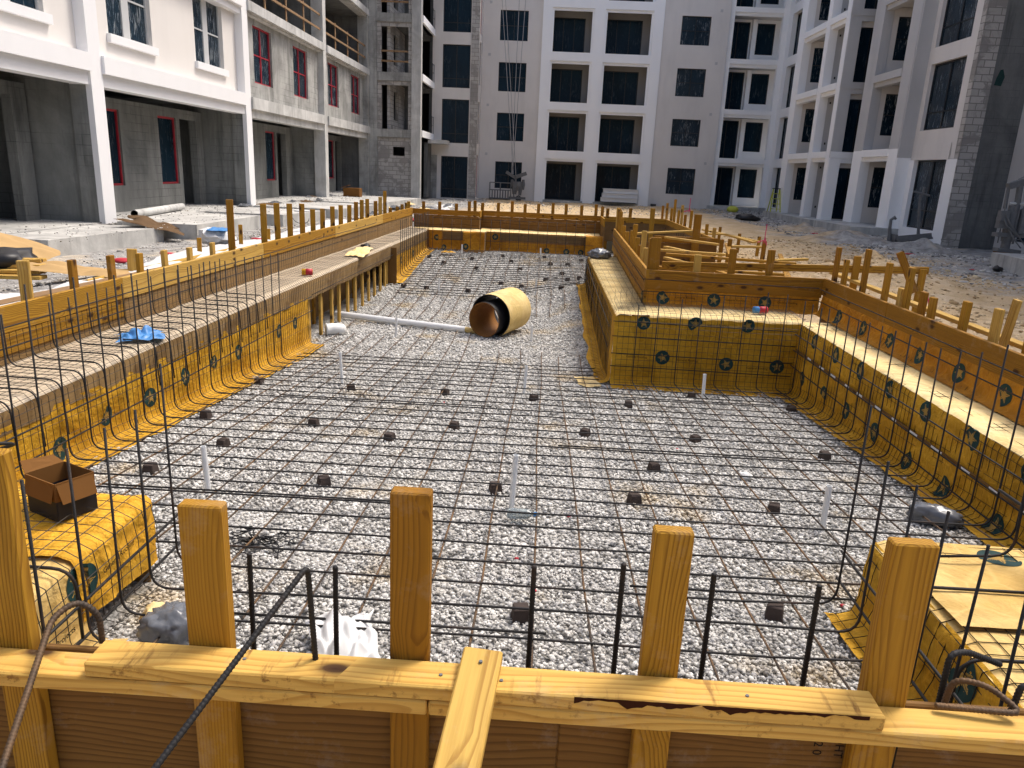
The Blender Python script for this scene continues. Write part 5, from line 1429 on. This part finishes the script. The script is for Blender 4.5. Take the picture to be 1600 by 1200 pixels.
# loggias at the right end
xbox('recess_wall', 'stucco_trim', 9.20, 9.45, YF + .252, YF + .62, -.3, 14, fwg)
YL = YF + .3
for k in range(5):
    zb_, zt_ = .25 + 2.62 * k, 2.45 + 2.62 * k
    xbox('loggia_beam', 'stucco_trim', 9.45, 12.6, YL - .1, YL + .2, zt_ + .16, zt_ + .42, fwg); xbox('loggia_beam', 'stucco_trim', 9.45, 12.6, YL, YL + .2, zt_, zt_ + .158, fwg)
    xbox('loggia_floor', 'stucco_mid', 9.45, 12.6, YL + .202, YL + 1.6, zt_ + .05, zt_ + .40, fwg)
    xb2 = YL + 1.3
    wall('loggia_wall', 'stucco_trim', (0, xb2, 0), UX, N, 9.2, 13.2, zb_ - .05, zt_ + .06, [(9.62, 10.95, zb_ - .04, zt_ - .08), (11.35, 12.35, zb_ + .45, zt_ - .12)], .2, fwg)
    window(fwg, (0, xb2, 0), UX, N, 9.62, 10.95, zb_ - .04, zt_ - .08, 2, 1, 'frame_dk', 'glass_clean', .06)
    window(fwg, (0, xb2, 0), UX, N, 11.35, 12.35, zb_ + .45, zt_ - .12, 1, 1, 'frame_dk', 'glass_clean', .06)
    xbox('loggia_pier', 'stucco_trim', 11.0, 11.22, YL + .9, xb2 - .002, zb_, zt_, fwg)
xbox('loggia_floor', 'slab', 9.3, 13, YL - .5, YL + 1.6, -.1, .22, fwg)
for x0, x1 in ((9.45, 9.72), (12.33, 12.75)): xbox('pier', 'stucco_trim', x0, x1, YL - .14, YL + .22, -.1, 14, fwg)
sop = [(41.2, 44.4, .3 + 2.62 * k, 2.45 + 2.62 * k) for k in range(5)]
wall('loggia_side', 'stucco_trim', (12.62, 0, 0), UY, (-1, 0, 0), 38.5, 45.15, -.1, 14, sop, .25, fwg)
for o in sop: window(fwg, (12.75, 0, 0), UY, (-1, 0, 0), *o, 3, 1, 'frame_dk', 'glass_clean', .12)
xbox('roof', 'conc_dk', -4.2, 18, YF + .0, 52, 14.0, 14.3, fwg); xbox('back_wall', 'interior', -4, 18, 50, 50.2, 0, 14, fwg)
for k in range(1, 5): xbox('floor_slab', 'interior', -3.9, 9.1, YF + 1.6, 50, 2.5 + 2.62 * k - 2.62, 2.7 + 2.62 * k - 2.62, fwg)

# ---------------------------------------------------------------- right wing
rw = bld('apartment_wing', (12.5, 32, 0), 'right wing of stepped white and grey bays with open porches and tall film covered windows')
NX = (-1, 0, 0)
RL = [.32, 2.98, 5.62, 8.26, 10.9, 13.5]
def frame_bay(X, ys, mats, ret, zbase=.3, back=1.15):
    """white framed stack: ys=[pier y0,y1, pier y0,y1 ...] along Y, beams between"""
    for i in range(0, len(ys), 2):
        for k in range(5): xbox('pier', mats[k], X, X + .35, ys[i], ys[i + 1], RL[k] - (.25 if k == 0 else .001), RL[k + 1] - .002, rw)
    for i in range(1, len(ys) - 1, 2):
        a, b = ys[i], ys[i + 1]
        for k in range(1, 6):
            m = mats[min(k, 4)] if k < 5 else mats[4]
            m1 = mats[k - 1]
            xbox('bay_beam', m1, X - .03, X + .33, a, b, RL[k] - .24, RL[k] + .01, rw); xbox('bay_beam', m1, X + .07, X + .33, a, b, RL[k] - .40, RL[k] - .242, rw)
        for k in range(5):
            z0_, z1_ = RL[k], RL[k + 1] - .3
            w = ret[(i - 1) // 2]
            ops = [(w[0], w[1], z0_ + .58, z1_ - .28)] if w else []
            wall('porch_side', 'stucco_grey' if w else mats[5], (0, b + .02, 0), UX, N, X + .352, X + back + .3, z0_ - .3, z1_ + .02, ops, .15, rw)
            if w: window(rw, (0, b + .02, 0), UX, N, *ops[0], 1, 2, 'frame_dk', 'glass', .06, .035)
            else:
                mb = MB(); mb.box(X + .46, X + .52, b + .005, b + .019, z0_ + .35, z0_ + .44); mb.build('socket_box', M['frame_dk'], rw)
                mb = MB(); mb.box(X + .44, X + .50, b + .005, b + .019, z1_ - .34, z1_ - .26); mb.build('socket_box', M['frame_dk'], rw)
            xbox('porch_floor', 'stucco_mid', X + .352, X + back + .1, a - .0, b + .0, z1_ + .022, z1_ + .28, rw)
            wall('porch_wall', 'stucco_grey', (X + back, 0, 0), UY, NX, a - .3, b, z0_ - .3, z1_ + .018, [(a + .3, b - .5, z0_, z1_ - .35)], .2, rw)
            window(rw, (X + back, 0, 0), UY, NX, a + .3, b - .5, z0_, z1_ - .35, 2, 1, 'frame_dk', 'glass_clean', .06, .035)
T, Gm = 'stucco_trim', 'stucco_mid'
frame_bay(11.4, [32.45, 32.85, 34.6, 35.05, 35.9, 36.0, 36.0 + .001, 36.3, 38.3, 38.9][0:4] + [35.9, 36.35][0:0] + [37.9, 38.75], [T] * 5 + ['stucco_mid'], [None, (11.93, 12.6)])
# return face of the first section with its side opening
for k in range(5):
    z0_, z1_ = RL[k], RL[k + 1]
    m = T if k == 0 else Gm
    xbox('return_pier', m, 11.42, 11.86, 32.40, 32.449, z0_ - .25, z1_ - .252, rw)
    xbox('return_beam', m, 11.42, 13.2, 32.38, 32.44, z1_ - .25, z1_ - .0, rw); xbox('return_beam', m, 11.861, 13.2, 32.41, 32.44, z1_ - .44, z1_ - .252, rw)
    wall('return_wall', 'stucco_grey', (0, 32.56, 0), UX, N, 11.76, 14.2, z0_ - .1, z1_ - .2, [(11.89, 13.3, z0_, z1_ - .62)], .12, rw)
    window(rw, (0, 32.56, 0), UX, N, 11.89, 13.3, z0_, z1_ - .62, 3, 1, 'frame_dk', 'glass_clean', .05)
    xbox('porch_floor', 'stucco_mid', 11.87, 14.2, 32.45, 32.555, z1_ - .22, z1_ - .03, rw)
frame_bay(11.95, [27.55, 28.25, 30.55, 31.4], [T, 'stucco_mid', 'stucco_mid', 'stucco_mid', 'stucco_mid', 'stucco_grey'], [(12.5, 13.15)], back=1.6)
for k in range(5): xbox('return_pier', [T, Gm, Gm, Gm, Gm][k], 11.97, 12.5, 27.48, 27.549, RL[k] - .3, RL[k + 1] - .302, rw)
wop = [(25.02, 27.15, .40, 2.60), (25.02, 27.2, 3.55, 5.62), (25.02, 27.2, 6.13, 8.3), (25.02, 27.2, 8.9, 11.0)]
wall('window_wall', 'stucco_grey', (12.42, 0, 0), UY, NX, 24.4, 27.6, 2.62, 13.6, wop[1:], .3, rw)
wall('window_wall', 'stucco_trim', (12.40, 0, 0), UY, NX, 24.4, 27.6, -.15, 2.61, [(25.02, 27.15, .40, 2.605)], .3, rw)
xbox('render_patch', 'stucco_grey', 12.385, 12.399, 24.9, 27.2, 2.605, 3.1, rw)
for o in wop: window(rw, (12.42, 0, 0), UY, NX, *o, 2, 1, 'frame_dk', 'glass', .12, .05, None, [.27])
wall('block_return', 'cmu', (0, 24.37, 0), UX, N, 12.41, 12.95, -.2, 13.6, [], .25, rw)
wall('block_return', 'conc_dk', (0, 24.38, 0), UX, N, 12.952, 14.1, -.2, 13.6, [], .25, rw)
wall('window_wall', 'stucco_mid', (14.0, 0, 0), UY, NX, 2, 24.36, -.2, 13.6, [(21.6, 23.4, .3 + 2.64 * k, 2.5 + 2.64 * k) for k in range(5)], .3, rw)
for k in range(5): window(rw, (14.0, 0, 0), UY, NX, 21.6, 23.4, .3 + 2.64 * k, 2.5 + 2.64 * k, 2, 1, 'frame_dk', 'glass', .08, .05, None, [.27])
cl = MB()
for pl in ([(13.02, 24.35, 4.72), (13.22, 24.35, 4.70), (13.28, 24.35, 4.95), (13.20, 24.35, 5.16), (13.12, 24.35, 5.14), (13.05, 24.35, 4.92)],): cl.poly(pl)
cl.build('sealant_patch', M['star_ink'], rw)
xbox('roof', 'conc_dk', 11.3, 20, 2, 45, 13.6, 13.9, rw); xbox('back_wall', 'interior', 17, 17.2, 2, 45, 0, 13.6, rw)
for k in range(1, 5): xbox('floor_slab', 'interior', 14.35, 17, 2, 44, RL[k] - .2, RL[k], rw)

# ---------------------------------------------------------------- slabs and patios
def slab(name, pts, z0, z1, label, group, mat='slab'):
    mb = MB(); n = len(pts)
    mb.poly([(x, y, z1) for x, y in pts])
    for i in range(n):
        (xa, ya), (xb_, yb_) = pts[i], pts[(i + 1) % n]
        mb.poly([(xa, ya, z0), (xb_, yb_, z0), (xb_, yb_, z1), (xa, ya, z1)])
    o = mb.build(name, M[mat]); bm = bmesh.new(); bm.from_mesh(o.data)
    bmesh.ops.bevel(bm, geom=[e for e in bm.edges if e.verts[0].co.z > z1 - .01 and e.verts[1].co.z > z1 - .01], offset=.02, segments=1, affect='EDGES')
    bm.to_mesh(o.data); bm.free(); tag(o, label, 'slab', group)
g = 'concrete porch slabs by the left wing'
for pts, l in (([(-8.9, 2), (-8.1, 2), (-8.05, 11.2), (-8.9, 11.2)], 'porch slab at the left frame edge, behind the plank pile'),
               ([(-8.98, 11.9), (-7.95, 11.9), (-7.62, 15.0), (-8.98, 15.0)], 'long porch slab with a dark end face before the first white column'),
               ([(-8.98, 15.7), (-7.25, 15.7), (-7.2, 19.2), (-8.98, 19.2)], 'porch slab right of the brown carpet'),
               ([(-8.98, 20.0), (-6.9, 20.0), (-6.5, 22.6), (-8.98, 22.6)], 'porch slab before the second white column'),
               ([(-8.98, 23.2), (-6.3, 23.2), (-5.9, 27.0), (-8.98, 27.0)], 'porch slab beyond the second white column'),
               ([(-8.98, 28.0), (-6.2, 28.0), (-5.6, 34.5), (-8.98, 34.5)], 'farthest long porch slab by the left wing')):
    slab('porch_slab', pts, -.15, .285 + random.uniform(0, .03), l, g)
g = 'concrete patios by the right wing'
slab('porch_slab', [(10.8, 31.9), (13, 31.9), (13, 39.5), (11.0, 39.5)], -.2, .27, 'grey patio slab below the yellow stepladder', g)
slab('porch_slab', [(10.75, 27.4), (12.6, 27.4), (12.6, 31.2), (10.75, 31.2)], -.2, .30, 'grey patio slab before the white framed porch', g)
slab('porch_slab', [(9.9, 14), (13, 14), (13, 18.35), (10.55, 18.35)], -.2, .33, 'concrete slab end at the right frame edge', g)

# ================================================================== SITE CLUTTER
def pts_in(n, x0, x1, y0, y1, avoid=None):
    out = []
    while len(out) < n:
        x, y = random.uniform(x0, x1), random.uniform(y0, y1)
        if avoid and avoid(x, y): continue
        out.append((x, y))
    return out
P = [(x, y, gz(x, y) + .01) for x, y in pts_in(3800, -7.6, -4.9, 4, 34)] + [(x, y, .31) for x, y in pts_in(1500, -10.1, -7.4, 9, 36)]
stones('site_rubble', 'rubble', P, [random.uniform(.006, .024) * (2.0 if random.random() < .05 else 1) for _ in P], 'grey rubble strewn before the left wing', 'rubble', .6)
P = [(x, y, gz(x, y) + .01) for x, y in pts_in(4200, 8.3, 12.2, 14, 44)] + [(x, y, gz(x, y) + .01) for x, y in pts_in(900, -6, 6, 34, 44.5)]
stones('site_rubble', 'rubble', P, [random.uniform(.012, .05) * (2.2 if random.random() < .06 else 1) for _ in P], 'grey rubble strewn before the right wing', 'rubble', .6)
P = [(x, y, gz(x, y) + .005) for x, y in pts_in(5200, 1.5, 9, 5, 24, lambda x, y: in_pool(x, y) or (x < 3.5 and y < 9.2))]
stones('sandy_clods', 'sandclod', P, [random.uniform(.010, .045) * (2.2 if random.random() < .05 else 1) for _ in P], 'sandy clods and stones right of the pool', 'clods', .6)


def heap(name, c, sx, sy, h, mat, label, seed):
    mb = MB()
    def fn(s, t):
        u, v = s * 2 - 1, t * 2 - 1; r = math.hypot(u, v)
        z = h * max(0, 1 - r) ** .8 * (1 + .7 * noise.noise(V((u * 3 + seed, v * 3, 1)))) + .12 * h * noise.noise(V((u * 9 + seed, v * 9, 2))) * max(0, 1 - r)
        return (c[0] + u * sx, c[1] + v * sy, c[2] - .04 + z)
    mb.grid(fn, 34, 34); return tag(mb.build(name, M[mat], None, False), label, 'heap', 'heaps of dirt')
for c, sx, sy, h, m, l in (((6.3, 14.6, .05), 1.2, 1.1, .42, 'dirt', 'brown dirt heap on the sand right of the flagged stake'), ((4.4, 12.9, -.1), .9, 1.1, .35, 'dirt', 'gravelly dirt heap inside the peninsula clutter'), ((9.6, 24.5, 0), 1.6, 1.8, .35, 'rubble', 'long grey rubble ridge before the white porch'), ((10.8, 22.4, 0), 1.2, 1.0, .3, 'rubble', 'grey rubble mound by the white bucket'), ((9.8, 29.5, 0), 1.2, 1.4, .25, 'rubble', 'low rubble mound before the patio slabs')):
    heap('dirt_heap', c, sx, sy, h, 'ground', l, c[0] + c[1])

ws_ = MB(); ws_.grid(lambda s, t: (-3.90 - .95 * s - .5 * noise.noise(V((t * 6, s * 2, 3))) * s, 4.2 + 15 * t, gz(-3.95 - .9 * s, 4.2 + 15 * t) + .03 + .05 * noise.noise(V((s * 3, t * 30, 1))) + .02 * noise.noise(V((s * 9, t * 90, 4)))), 16, 150)
tag(ws_.build('plastic_sheet', M['white_pl'], None, True), 'long white plastic sheet on the ground behind the left rim', 'plastic sheet')
tube_obj('drain_pipe', (-9.05, 16.6, .40), (-9.5, 19.8, .40), .085, .008, [M['conc_lt'], M['black'], M['conc_lt']], 'grey pipe lying along the porch below the red framed window', 'pipe', None, 18)
cloth('carpet_scrap', (-7.9, 15.25, .28), .55, .5, .10, 'tarp', 'brown carpet scrap folded over the gap between porch slabs', 'carpet', 61, .3, 26, None, .5, (-.25, 0))
cloth('cardboard_sheet', (-4.85, 7.75, .46), .55, .22, .06, 'card_lt', 'torn sheet of brown cardboard behind the first left rim stakes', 'cardboard', 71, .5, 22, None, .4, (-.12, .1))
cloth('cardboard_sheet', (-6.0, 8.3, .60), .45, .35, .06, 'card_lt', 'large pale cardboard sheet propped at the left frame edge', 'cardboard', 77, .2, 20, None, .25, (-.30, .15))
crumple('plastic_bag', (-5.75, 7.75, .40), (.42, .3, .16), 'black', 'black plastic under the planks at the left frame edge', 'bag', 81, 3)
crumple('plastic_bag', (-5.3, 12.2, gz(-5.3, 12.2)), (.30, .34, .16), 'white_pl', 'blue and white cement bag lying beyond the left rim', 'bag', 83, 3)
cloth('paper_scrap', (-5.25, 12.1, gz(-5.3, 12.2) + .24), .16, .2, .05, 'blue', 'blue printed flap on the cement bag', 'paper scrap', 87, .3, 10)
g = 'red scraps on the site'
for i, (x, y, s, l) in enumerate([(-6.3, 11.2, .26, 'crumpled red netting in front of the long porch slab'), (-5.7, 11.3, .13, 'small orange red scrap right of the red netting'), (-6.9, 9.0, .16, 'pink red scrap at the dark slab end'), (-4.8, 12.6, .10, 'red scrap beside the cement bag'), (9.5, 20.1, .13, 'red cloth scrap on the sand near the dump cart'), (9.6, 17.3, .07, 'small red scrap on the rubble, right'), (9.4, 27.0, .16, 'flat red scrap before the patio slab'), (-4.2, 24.0, .35, 'red scrap among the pale litter before the corner block')]):
    crumple('red_scrap', (x, y, gz(x, y) + .01), (s, s * .7, s * .16), 'red', l, 'scrap', 90 + i, 2, .5, 1.8, g)
crumple('black_scrap', (10.2, 17.4, gz(10.2, 17.4)), (.12, .10, .08), 'black', 'black lump of plastic on the rubble at the right', 'scrap', 99, 2)
crumple('black_tarp', (9.0, 34.6, gz(9, 34.6)), (.55, .3, .17), 'black', 'black heap of plastic on the sand before the far loggia', 'tarp', 101, 3)
crumple('yellow_scrap', (10.2, 42.5, gz(10, 42.5)), (.32, .25, .2), 'yellow_pl', 'small yellow canister by the far loggia slab', 'canister', 103, 2, .15)
crumple('grey_scrap', (8.0, 12.5, gz(8, 12.5)), (.13, .12, .1), 'rubble', 'grey stone lump on the sand near the pink ribbon', 'stone', 105, 2)
g = 'pale litter before the corner block'
for i in range(16):
    x, y = random.uniform(-6.2, -3.0), random.uniform(22, 33)
    cloth('paper_scrap', (x, y, gz(x, y) + .05), random.uniform(.15, .4), random.uniform(.12, .3), .12, random.choice(('white_pl', 'gbag', 'kraft_pale', 'black')), None, None, 110 + i, random.random() * 3, 8)
    o = COL.objects[-1]
    tag(o, f'crumpled litter before the corner block, {nth(i)} piece, {"nearer" if y < 27 else "farther"} lot', 'paper scrap', g)
g = 'dark debris on the left porches'
for i in range(14):
    x, y = random.uniform(-10, -8.3), random.uniform(13, 34)
    cloth('black_scrap', (x, y, .31), random.uniform(.12, .4), random.uniform(.08, .2), .06, random.choice(('black', 'tarp', 'gbag')), f'dark debris on the left porch, {nth(i)} piece', 'scrap', 140 + i, random.random() * 3, 8)
    tag(COL.objects[-1], None, None, g)

# pink survey ribbons
for x, y, z, l in ((3.98, 13.95, .62, 'pink survey ribbon upright on the flagged stake'), (5.0, 9.9, .25, 'pink survey ribbon on a peg outside the right rim'), (3.42, 18.5, .9, 'pink survey ribbon among the spa stakes')):
    mb = MB(); mb.beam((x, y, z), (x + .01, y, z + (.34 if z > .6 else .12)), .014, .004, (0, 1, 0)); mb.beam((x + .005, y, z + .06), (x - .13, y - .05, z + .02), .016, .004, (0, 1, 0)); mb.beam((x + .006, y, z + .11), (x + .05, y, z - .03), .016, .004, (0, 1, 0))
    tag(mb.build('survey_ribbon', M['pink'], None), l, 'ribbon', 'pink survey ribbons')
# white drum and bucket
def bucket(loc, r, h, label, lid=False):
    t_ = tube_obj('bucket', V(loc), V(loc) + V((0, 0, h)), r, .008, [M['pvc'], M['stucco_mid'], M['pvc']], label, 'bucket', None, 28)
    d = MB(); d.tube([V(loc) + V((0, 0, .01)), V(loc) + V((0, 0, .02))], r - .01, 24); d.build('bucket_base', M['pvc'], t_)
    if lid: d = MB(); d.tube([V(loc) + V((0, 0, h - .01)), V(loc) + V((0, 0, h + .015))], r + .008, 24); d.build('bucket_lid', M['pvc'], t_)
    hd_ = MB(); hd_.tube([V(loc) + V((r * math.cos(a), r * math.sin(a) * .3 - r * .9, h - .12 - .1 * math.sin(a))) for a in np.linspace(0, math.pi, 9)], .006, 5); hd_.build('bucket_handle', M['machine'], t_)
bucket((-4.45, 14.0, .38), .15, .42, 'white drum standing beyond the left rim stakes', True)
bucket((11.75, 22.9, .02), .21, .42, 'white bucket at the foot of the grey block wall')
# yellow stepladder
ld = thing('step_ladder', (11.15, 37.9, .28), 'lime yellow stepladder on the patio below the right wing', 'ladder')
LX, LY, LH = 11.15, 37.9, 1.08
for sg in (-1, 1):
    lumber('ladder_rail', (LX + .24 * sg, LY, .28), (LX + .15 * sg, LY + .26, .28 + LH), .055, .03, 'yellow_pl', (1, 0, 0), ld)
    lumber('ladder_rail', (LX + .22 * sg, LY + .6, .28), (LX + .14 * sg, LY + .31, .26 + LH), .045, .025, 'yellow_pl', (1, 0, 0), ld)
for k in range(4):
    f = .14 + k * .22
    lumber('rung', (LX - .24 + .09 * f, LY + .26 * f, .28 + LH * f), (LX + .24 - .09 * f, LY + .26 * f, .28 + LH * f), .07, .03, 'yellow_pl', (0, 1, 0), ld)
xbox('ladder_cap', 'black', LX - .18, LX + .18, LY + .2, LY + .37, .28 + LH, .32 + LH, ld)
# stack of white foam boards in the balcony
fs = thing('foam_stack', (4.2, 44.5, .12), 'stack of white foam boards in the ground balcony of the far facade', 'foam boards')
for k in range(3):
    mb = MB(); mb.obox((4.22 + .04 * k - .05, 44.55, .30 + .24 * k), (1.02 - .02 * k, 0, 0), (0, .32, 0), (0, 0, .112)); mb.obox((4.22, 44.50, .424 + .24 * k), (1.0, 0, 0), (0, .36, 0), (0, 0, .006)); mb.build('foam_board', M['foam'], fs)
xbox('cable_box', 'frame_dk', 6.05, 6.35, 44.7, 44.95, .0, .16, None); tag(COL.objects[-1], 'small dark cable box at the foot of the far facade', 'box')

# hoist platforms
def swing_stage(loc, label, sx=1., flip=1, cables=None):
    L = V(loc); st = thing('swing_stage', loc, label, 'work platform', 'suspended work platforms')
    deck = MB(); 
    for z in (.10, .55, .95):
        for y in (-.3, .3): deck.tube([L + V((-1.1 * sx, y, z)), L + V((.1, y, z))], .022, 6)
    for k in range(9):
        for y in (-.3, .3): deck.tube([L + V((-1.1 * sx + k * 1.2 * sx / 8, y, .1)), L + V((-1.1 * sx + k * 1.2 * sx / 8, y, .55 if k % 4 else .95))], .017, 6)
    deck.box(L.x - 1.1 * sx, L.x + .1, L.y - .3, L.y + .3, L.z + .06, L.z + .095); deck.build('deck_rails', M['machine'], st)
    mot = MB()
    for cx_, cz, rx, h in ((.3, .35, .16, .7), (.62, .3, .12, .75), (.48, .55, .2, .5), (.78, .62, .10, .55), (.15, .75, .1, .4)):
        mot.tube([L + V((cx_, 0, cz)), L + V((cx_ + .02, 0, cz + h * .5)), L + V((cx_, 0, cz + h))], rx, 9, True, 0, [rx * .7, rx, rx * .75])
    mot.beam(L + V((.0, 0, .15)), L + V((.95, 0, .15)), .3, .12); mot.beam(L + V((.5, -.15, .1)), L + V((.8, -.1, 1.1)), .06, .06); mot.beam(L + V((.2, -.15, 1.1)), L + V((.3, -.1, .1)), .05, .05)
    mot.build('hoist_motor', M['machine'], st)
    arm = MB(); arm.beam(L + V((-.2, 0, 1.55)), L + V((.35, 0, 1.25)), .2, .16); arm.beam(L + V((.3, 0, 1.28)), L + V((.95, 0, 1.52)), .2, .2); arm.beam(L + V((.35, 0, .9)), L + V((.35, 0, 1.3)), .1, .1)
    arm.build('hoist_arm', M['machine'], st)
    tire = MB(); tire.tube([L + V((.55, -.14, .12)), L + V((.55, .14, .12))], .17, 14); tire.build('wheel', M['black'], st)
    if cables:
        for i, (a, b) in enumerate(cables):
            c_ = MB(); c_.tube([L + V(a), V(b)], .016, 5); c_.build('cable', M['rope'], st)
swing_stage((-2.1, 43.9, .02), 'dusty hoist platform with long cables before the far facade', 1., 1, [((.2, 0, 1.45), (-3.3, 44.6, 13.8)), ((.35, 0, 1.4), (-3.1, 44.7, 13.8)), ((.1, 0, 1.4), (-2.0, 44.8, 13.8)), ((.15, 0, 1.4), (-1.55, 44.8, 13.8))])
L = V((10.85, 18.6, .33))
mx = thing('mortar_mixer', tuple(L), 'dusty grey mortar machine with a boom and frame at the right frame edge', 'machine')
b_ = MB()
b_.tube([L + V((.12, 0, -.3)), L + V((.12, 0, .25))], .10, 10); b_.tube([L + V((.12, 0, .25)), L + V((.12, 0, .95))], .155, 12, True, 0, [.12, .155]); b_.tube([L + V((.12, 0, .95)), L + V((.12, 0, 1.08))], .11, 12)
b_.beam(L + V((-.12, -.08, .55)), L + V((-.12, -.08, .95)), .16, .2); b_.tube([L + V((.34, -.12, .45)), L + V((.34, -.12, 1.02))], .09, 10); b_.tube([L + V((.34, -.12, 1.02)), L + V((.34, -.12, 1.12))], .045, 8)
b_.beam(L + V((-.18, 0, .40)), L + V((.5, 0, .40)), .26, .09); b_.beam(L + V((-.1, 0, .05)), L + V((.45, 0, .02)), .22, .08)
for k in range(5): b_.tube([L + V((.12 + .17 * math.cos(k * 1.25), .17 * math.sin(k * 1.25), .2)), L + V((.12 + .17 * math.cos(k * 1.25), .17 * math.sin(k * 1.25), 1.0))], .014, 5)
for k in range(4):
    a0 = V((random.uniform(-.2, .1), -.2, random.uniform(.5, 1.0))); b_.tube([L + a0, L + a0 + V((.08, -.08, -.2)), L + V((random.uniform(.1, .5), -.22, random.uniform(.1, .4)))], .016, 5)
b_.beam(L + V((-.16, -.12, .72)), L + V((-.16, -.12, .80)), .2, .16)
b_.build('mixer_body', M['machine'], mx)
b_ = MB(); b_.beam(L + V((-.12, 0, 1.5)), L + V((.2, 0, 1.62)), .14, .14); b_.beam(L + V((.18, 0, 1.6)), L + V((.75, .1, 1.9)), .18, .18); b_.tube([L + V((.2, 0, .9)), L + V((.15, 0, 1.6))], .07, 8); b_.tube([L + V((-.1, 0, 1.5)), L + V((-.08, 0, 1.0))], .04, 7); b_.build('boom', M['machine'], mx)
b_ = MB(); b_.beam(L + V((.55, 0, .62)), L + V((2.2, -.3, .62)), .25, .3); b_.tube([L + V((.0, 0, 1.12)), L + V((2.2, -.3, 1.15))], .035, 7); b_.tube([L + V((.62, 0, .5)), L + V((.62, 0, 1.2))], .05, 8); b_.tube([L + V((1.0, 0, 0)), L + V((1.0, 0, .5))], .04, 6); b_.tube([L + V((1.25, 0, 0)), L + V((1.25, 0, .5))], .04, 6); b_.build('hopper_frame', M['conc_lt'], mx)
b_ = MB(); b_.tube([L + V((.1, -.12, -.28)), L + V((.1, .12, -.28))], .16, 14); b_.build('wheel', M['black'], mx)
b_ = MB(); b_.tube([L + V((.5, -.1, -.1)), L + V((1.0, -.05, 1.2)), L + V((1.6, .1, 3.2))], .014, 5); b_.build('cable', M['rope'], mx)
xbox('axle_bracket', 'card', L.x - .05, L.x + .25, L.y - .15, L.y + .15, L.z - .22, L.z - .0, mx)
# derelict cart
L = V((11.1, 23.9, .0))
ct = thing('dump_cart', tuple(L), 'broken dusty cart with upright handles on the rubble before the tall window', 'cart')
b_ = MB(); b_.obox(L + V((.1, 0, .2)), (.55, 0, .08), (0, .28, 0), (-.02, 0, .035)); b_.obox(L + V((.1, -.28, .27)), (.5, 0, .07), (0, .02, 0), (-.02, 0, .08)); b_.obox(L + V((-.42, 0, .2)), (.03, 0, 0), (0, .28, 0), (0, 0, .12)); b_.build('cart_tray', M['machine'], ct)
b_ = MB(); b_.tube([L + V((-.5, 0, .1)), L + V((-.55, 0, .5)), L + V((-.56, 0, .74)), L + V((-.46, 0, .82)), L + V((-.42, 0, .76))], .05, 8, True, 0, [.065, .05, .045, .05, .04]); b_.build('short_handle', M['machine'], ct)
b_ = MB(); b_.tube([L + V((.42, .1, .1)), L + V((.34, .1, .6)), L + V((.30, .1, .95)), L + V((.22, .1, 1.5))], .045, 8, True, 0, [.06, .04, .05, .035]); b_.tube([L + V((.0, .1, 1.6)), L + V((.5, .1, 1.5))], .03, 7); b_.tube([L + V((.25, .1, 1.3)), L + V((.3, .1, 1.75))], .03, 7); b_.build('long_handle', M['machine'], ct)
b_ = MB(); b_.tube([L + V((.35, -.3, .12)), L + V((.35, -.22, .12))], .13, 14); b_.build('wheel', M['black'], ct)
card2 = MB(); card2.obox((-8.3, 33.0, .45), (.35, 0, 0), (0, .25, 0), (0, 0, .2)); card2.obox((-8.62, 33.0, .70), (.18, 0, .06), (0, .25, 0), (0, 0, .004)); tag(card2.build('cardboard_box', M['card'], None), 'brown carton on the far porch slab by the corner block', 'box')

# ================================================================== LIGHT AND CAMERA
w = bpy.data.worlds.new('World'); sc.world = w; w.use_nodes = True
nt = w.node_tree; bg = nt.nodes['Background']
sky = nt.nodes.new('ShaderNodeTexSky'); sky.sky_type = 'NISHITA'; sky.sun_disc = False
SE, SA = math.radians(60), math.radians(52)         # elevation; azimuth clockwise from +Y
sky.sun_elevation = SE; sky.sun_rotation = SA
sky.air_density = .9; sky.dust_density = 5.5; sky.ozone_density = 1.0
nt.links.new(sky.outputs[0], bg.inputs[0]); bg.inputs[1].default_value = .15
sl_ = bpy.data.lights.new('sun', 'SUN'); sl_.energy = 1.6; sl_.angle = math.radians(14); sl_.color = (1, .95, .87)
so = bpy.data.objects.new('sun', sl_); COL.objects.link(so)
d = V((math.sin(SA) * math.cos(SE), math.cos(SA) * math.cos(SE), math.sin(SE)))
so.rotation_euler = d.to_track_quat('Z', 'Y').to_euler(); so.location = d * 60

cam = bpy.data.cameras.new('camera'); co = bpy.data.objects.new('camera', cam); COL.objects.link(co)
R_, U_, W_ = V((0.9980273365895856, 0.04503205859563162, 0.04374413238981433)), V((-0.05438510946049837, 0.2720468020287598, 0.9607459588126793)), V((-0.031363916988597175, 0.9612297598413005, -0.27395921869243245))
co.matrix_world = Matrix(((R_.x, U_.x, -W_.x, 0), (R_.y, U_.y, -W_.y, 0), (R_.z, U_.z, -W_.z, 1.7), (0, 0, 0, 1)))
cam.sensor_width = 36; cam.lens = 1174 / 1600 * 36; cam.clip_start = .05; cam.clip_end = 3000
sc.camera = co
sc.view_settings.view_transform = 'Standard'; sc.view_settings.look = 'None'; sc.view_settings.gamma = 1
sc.view_settings.exposure = .68
sc.cycles.max_bounces = 6
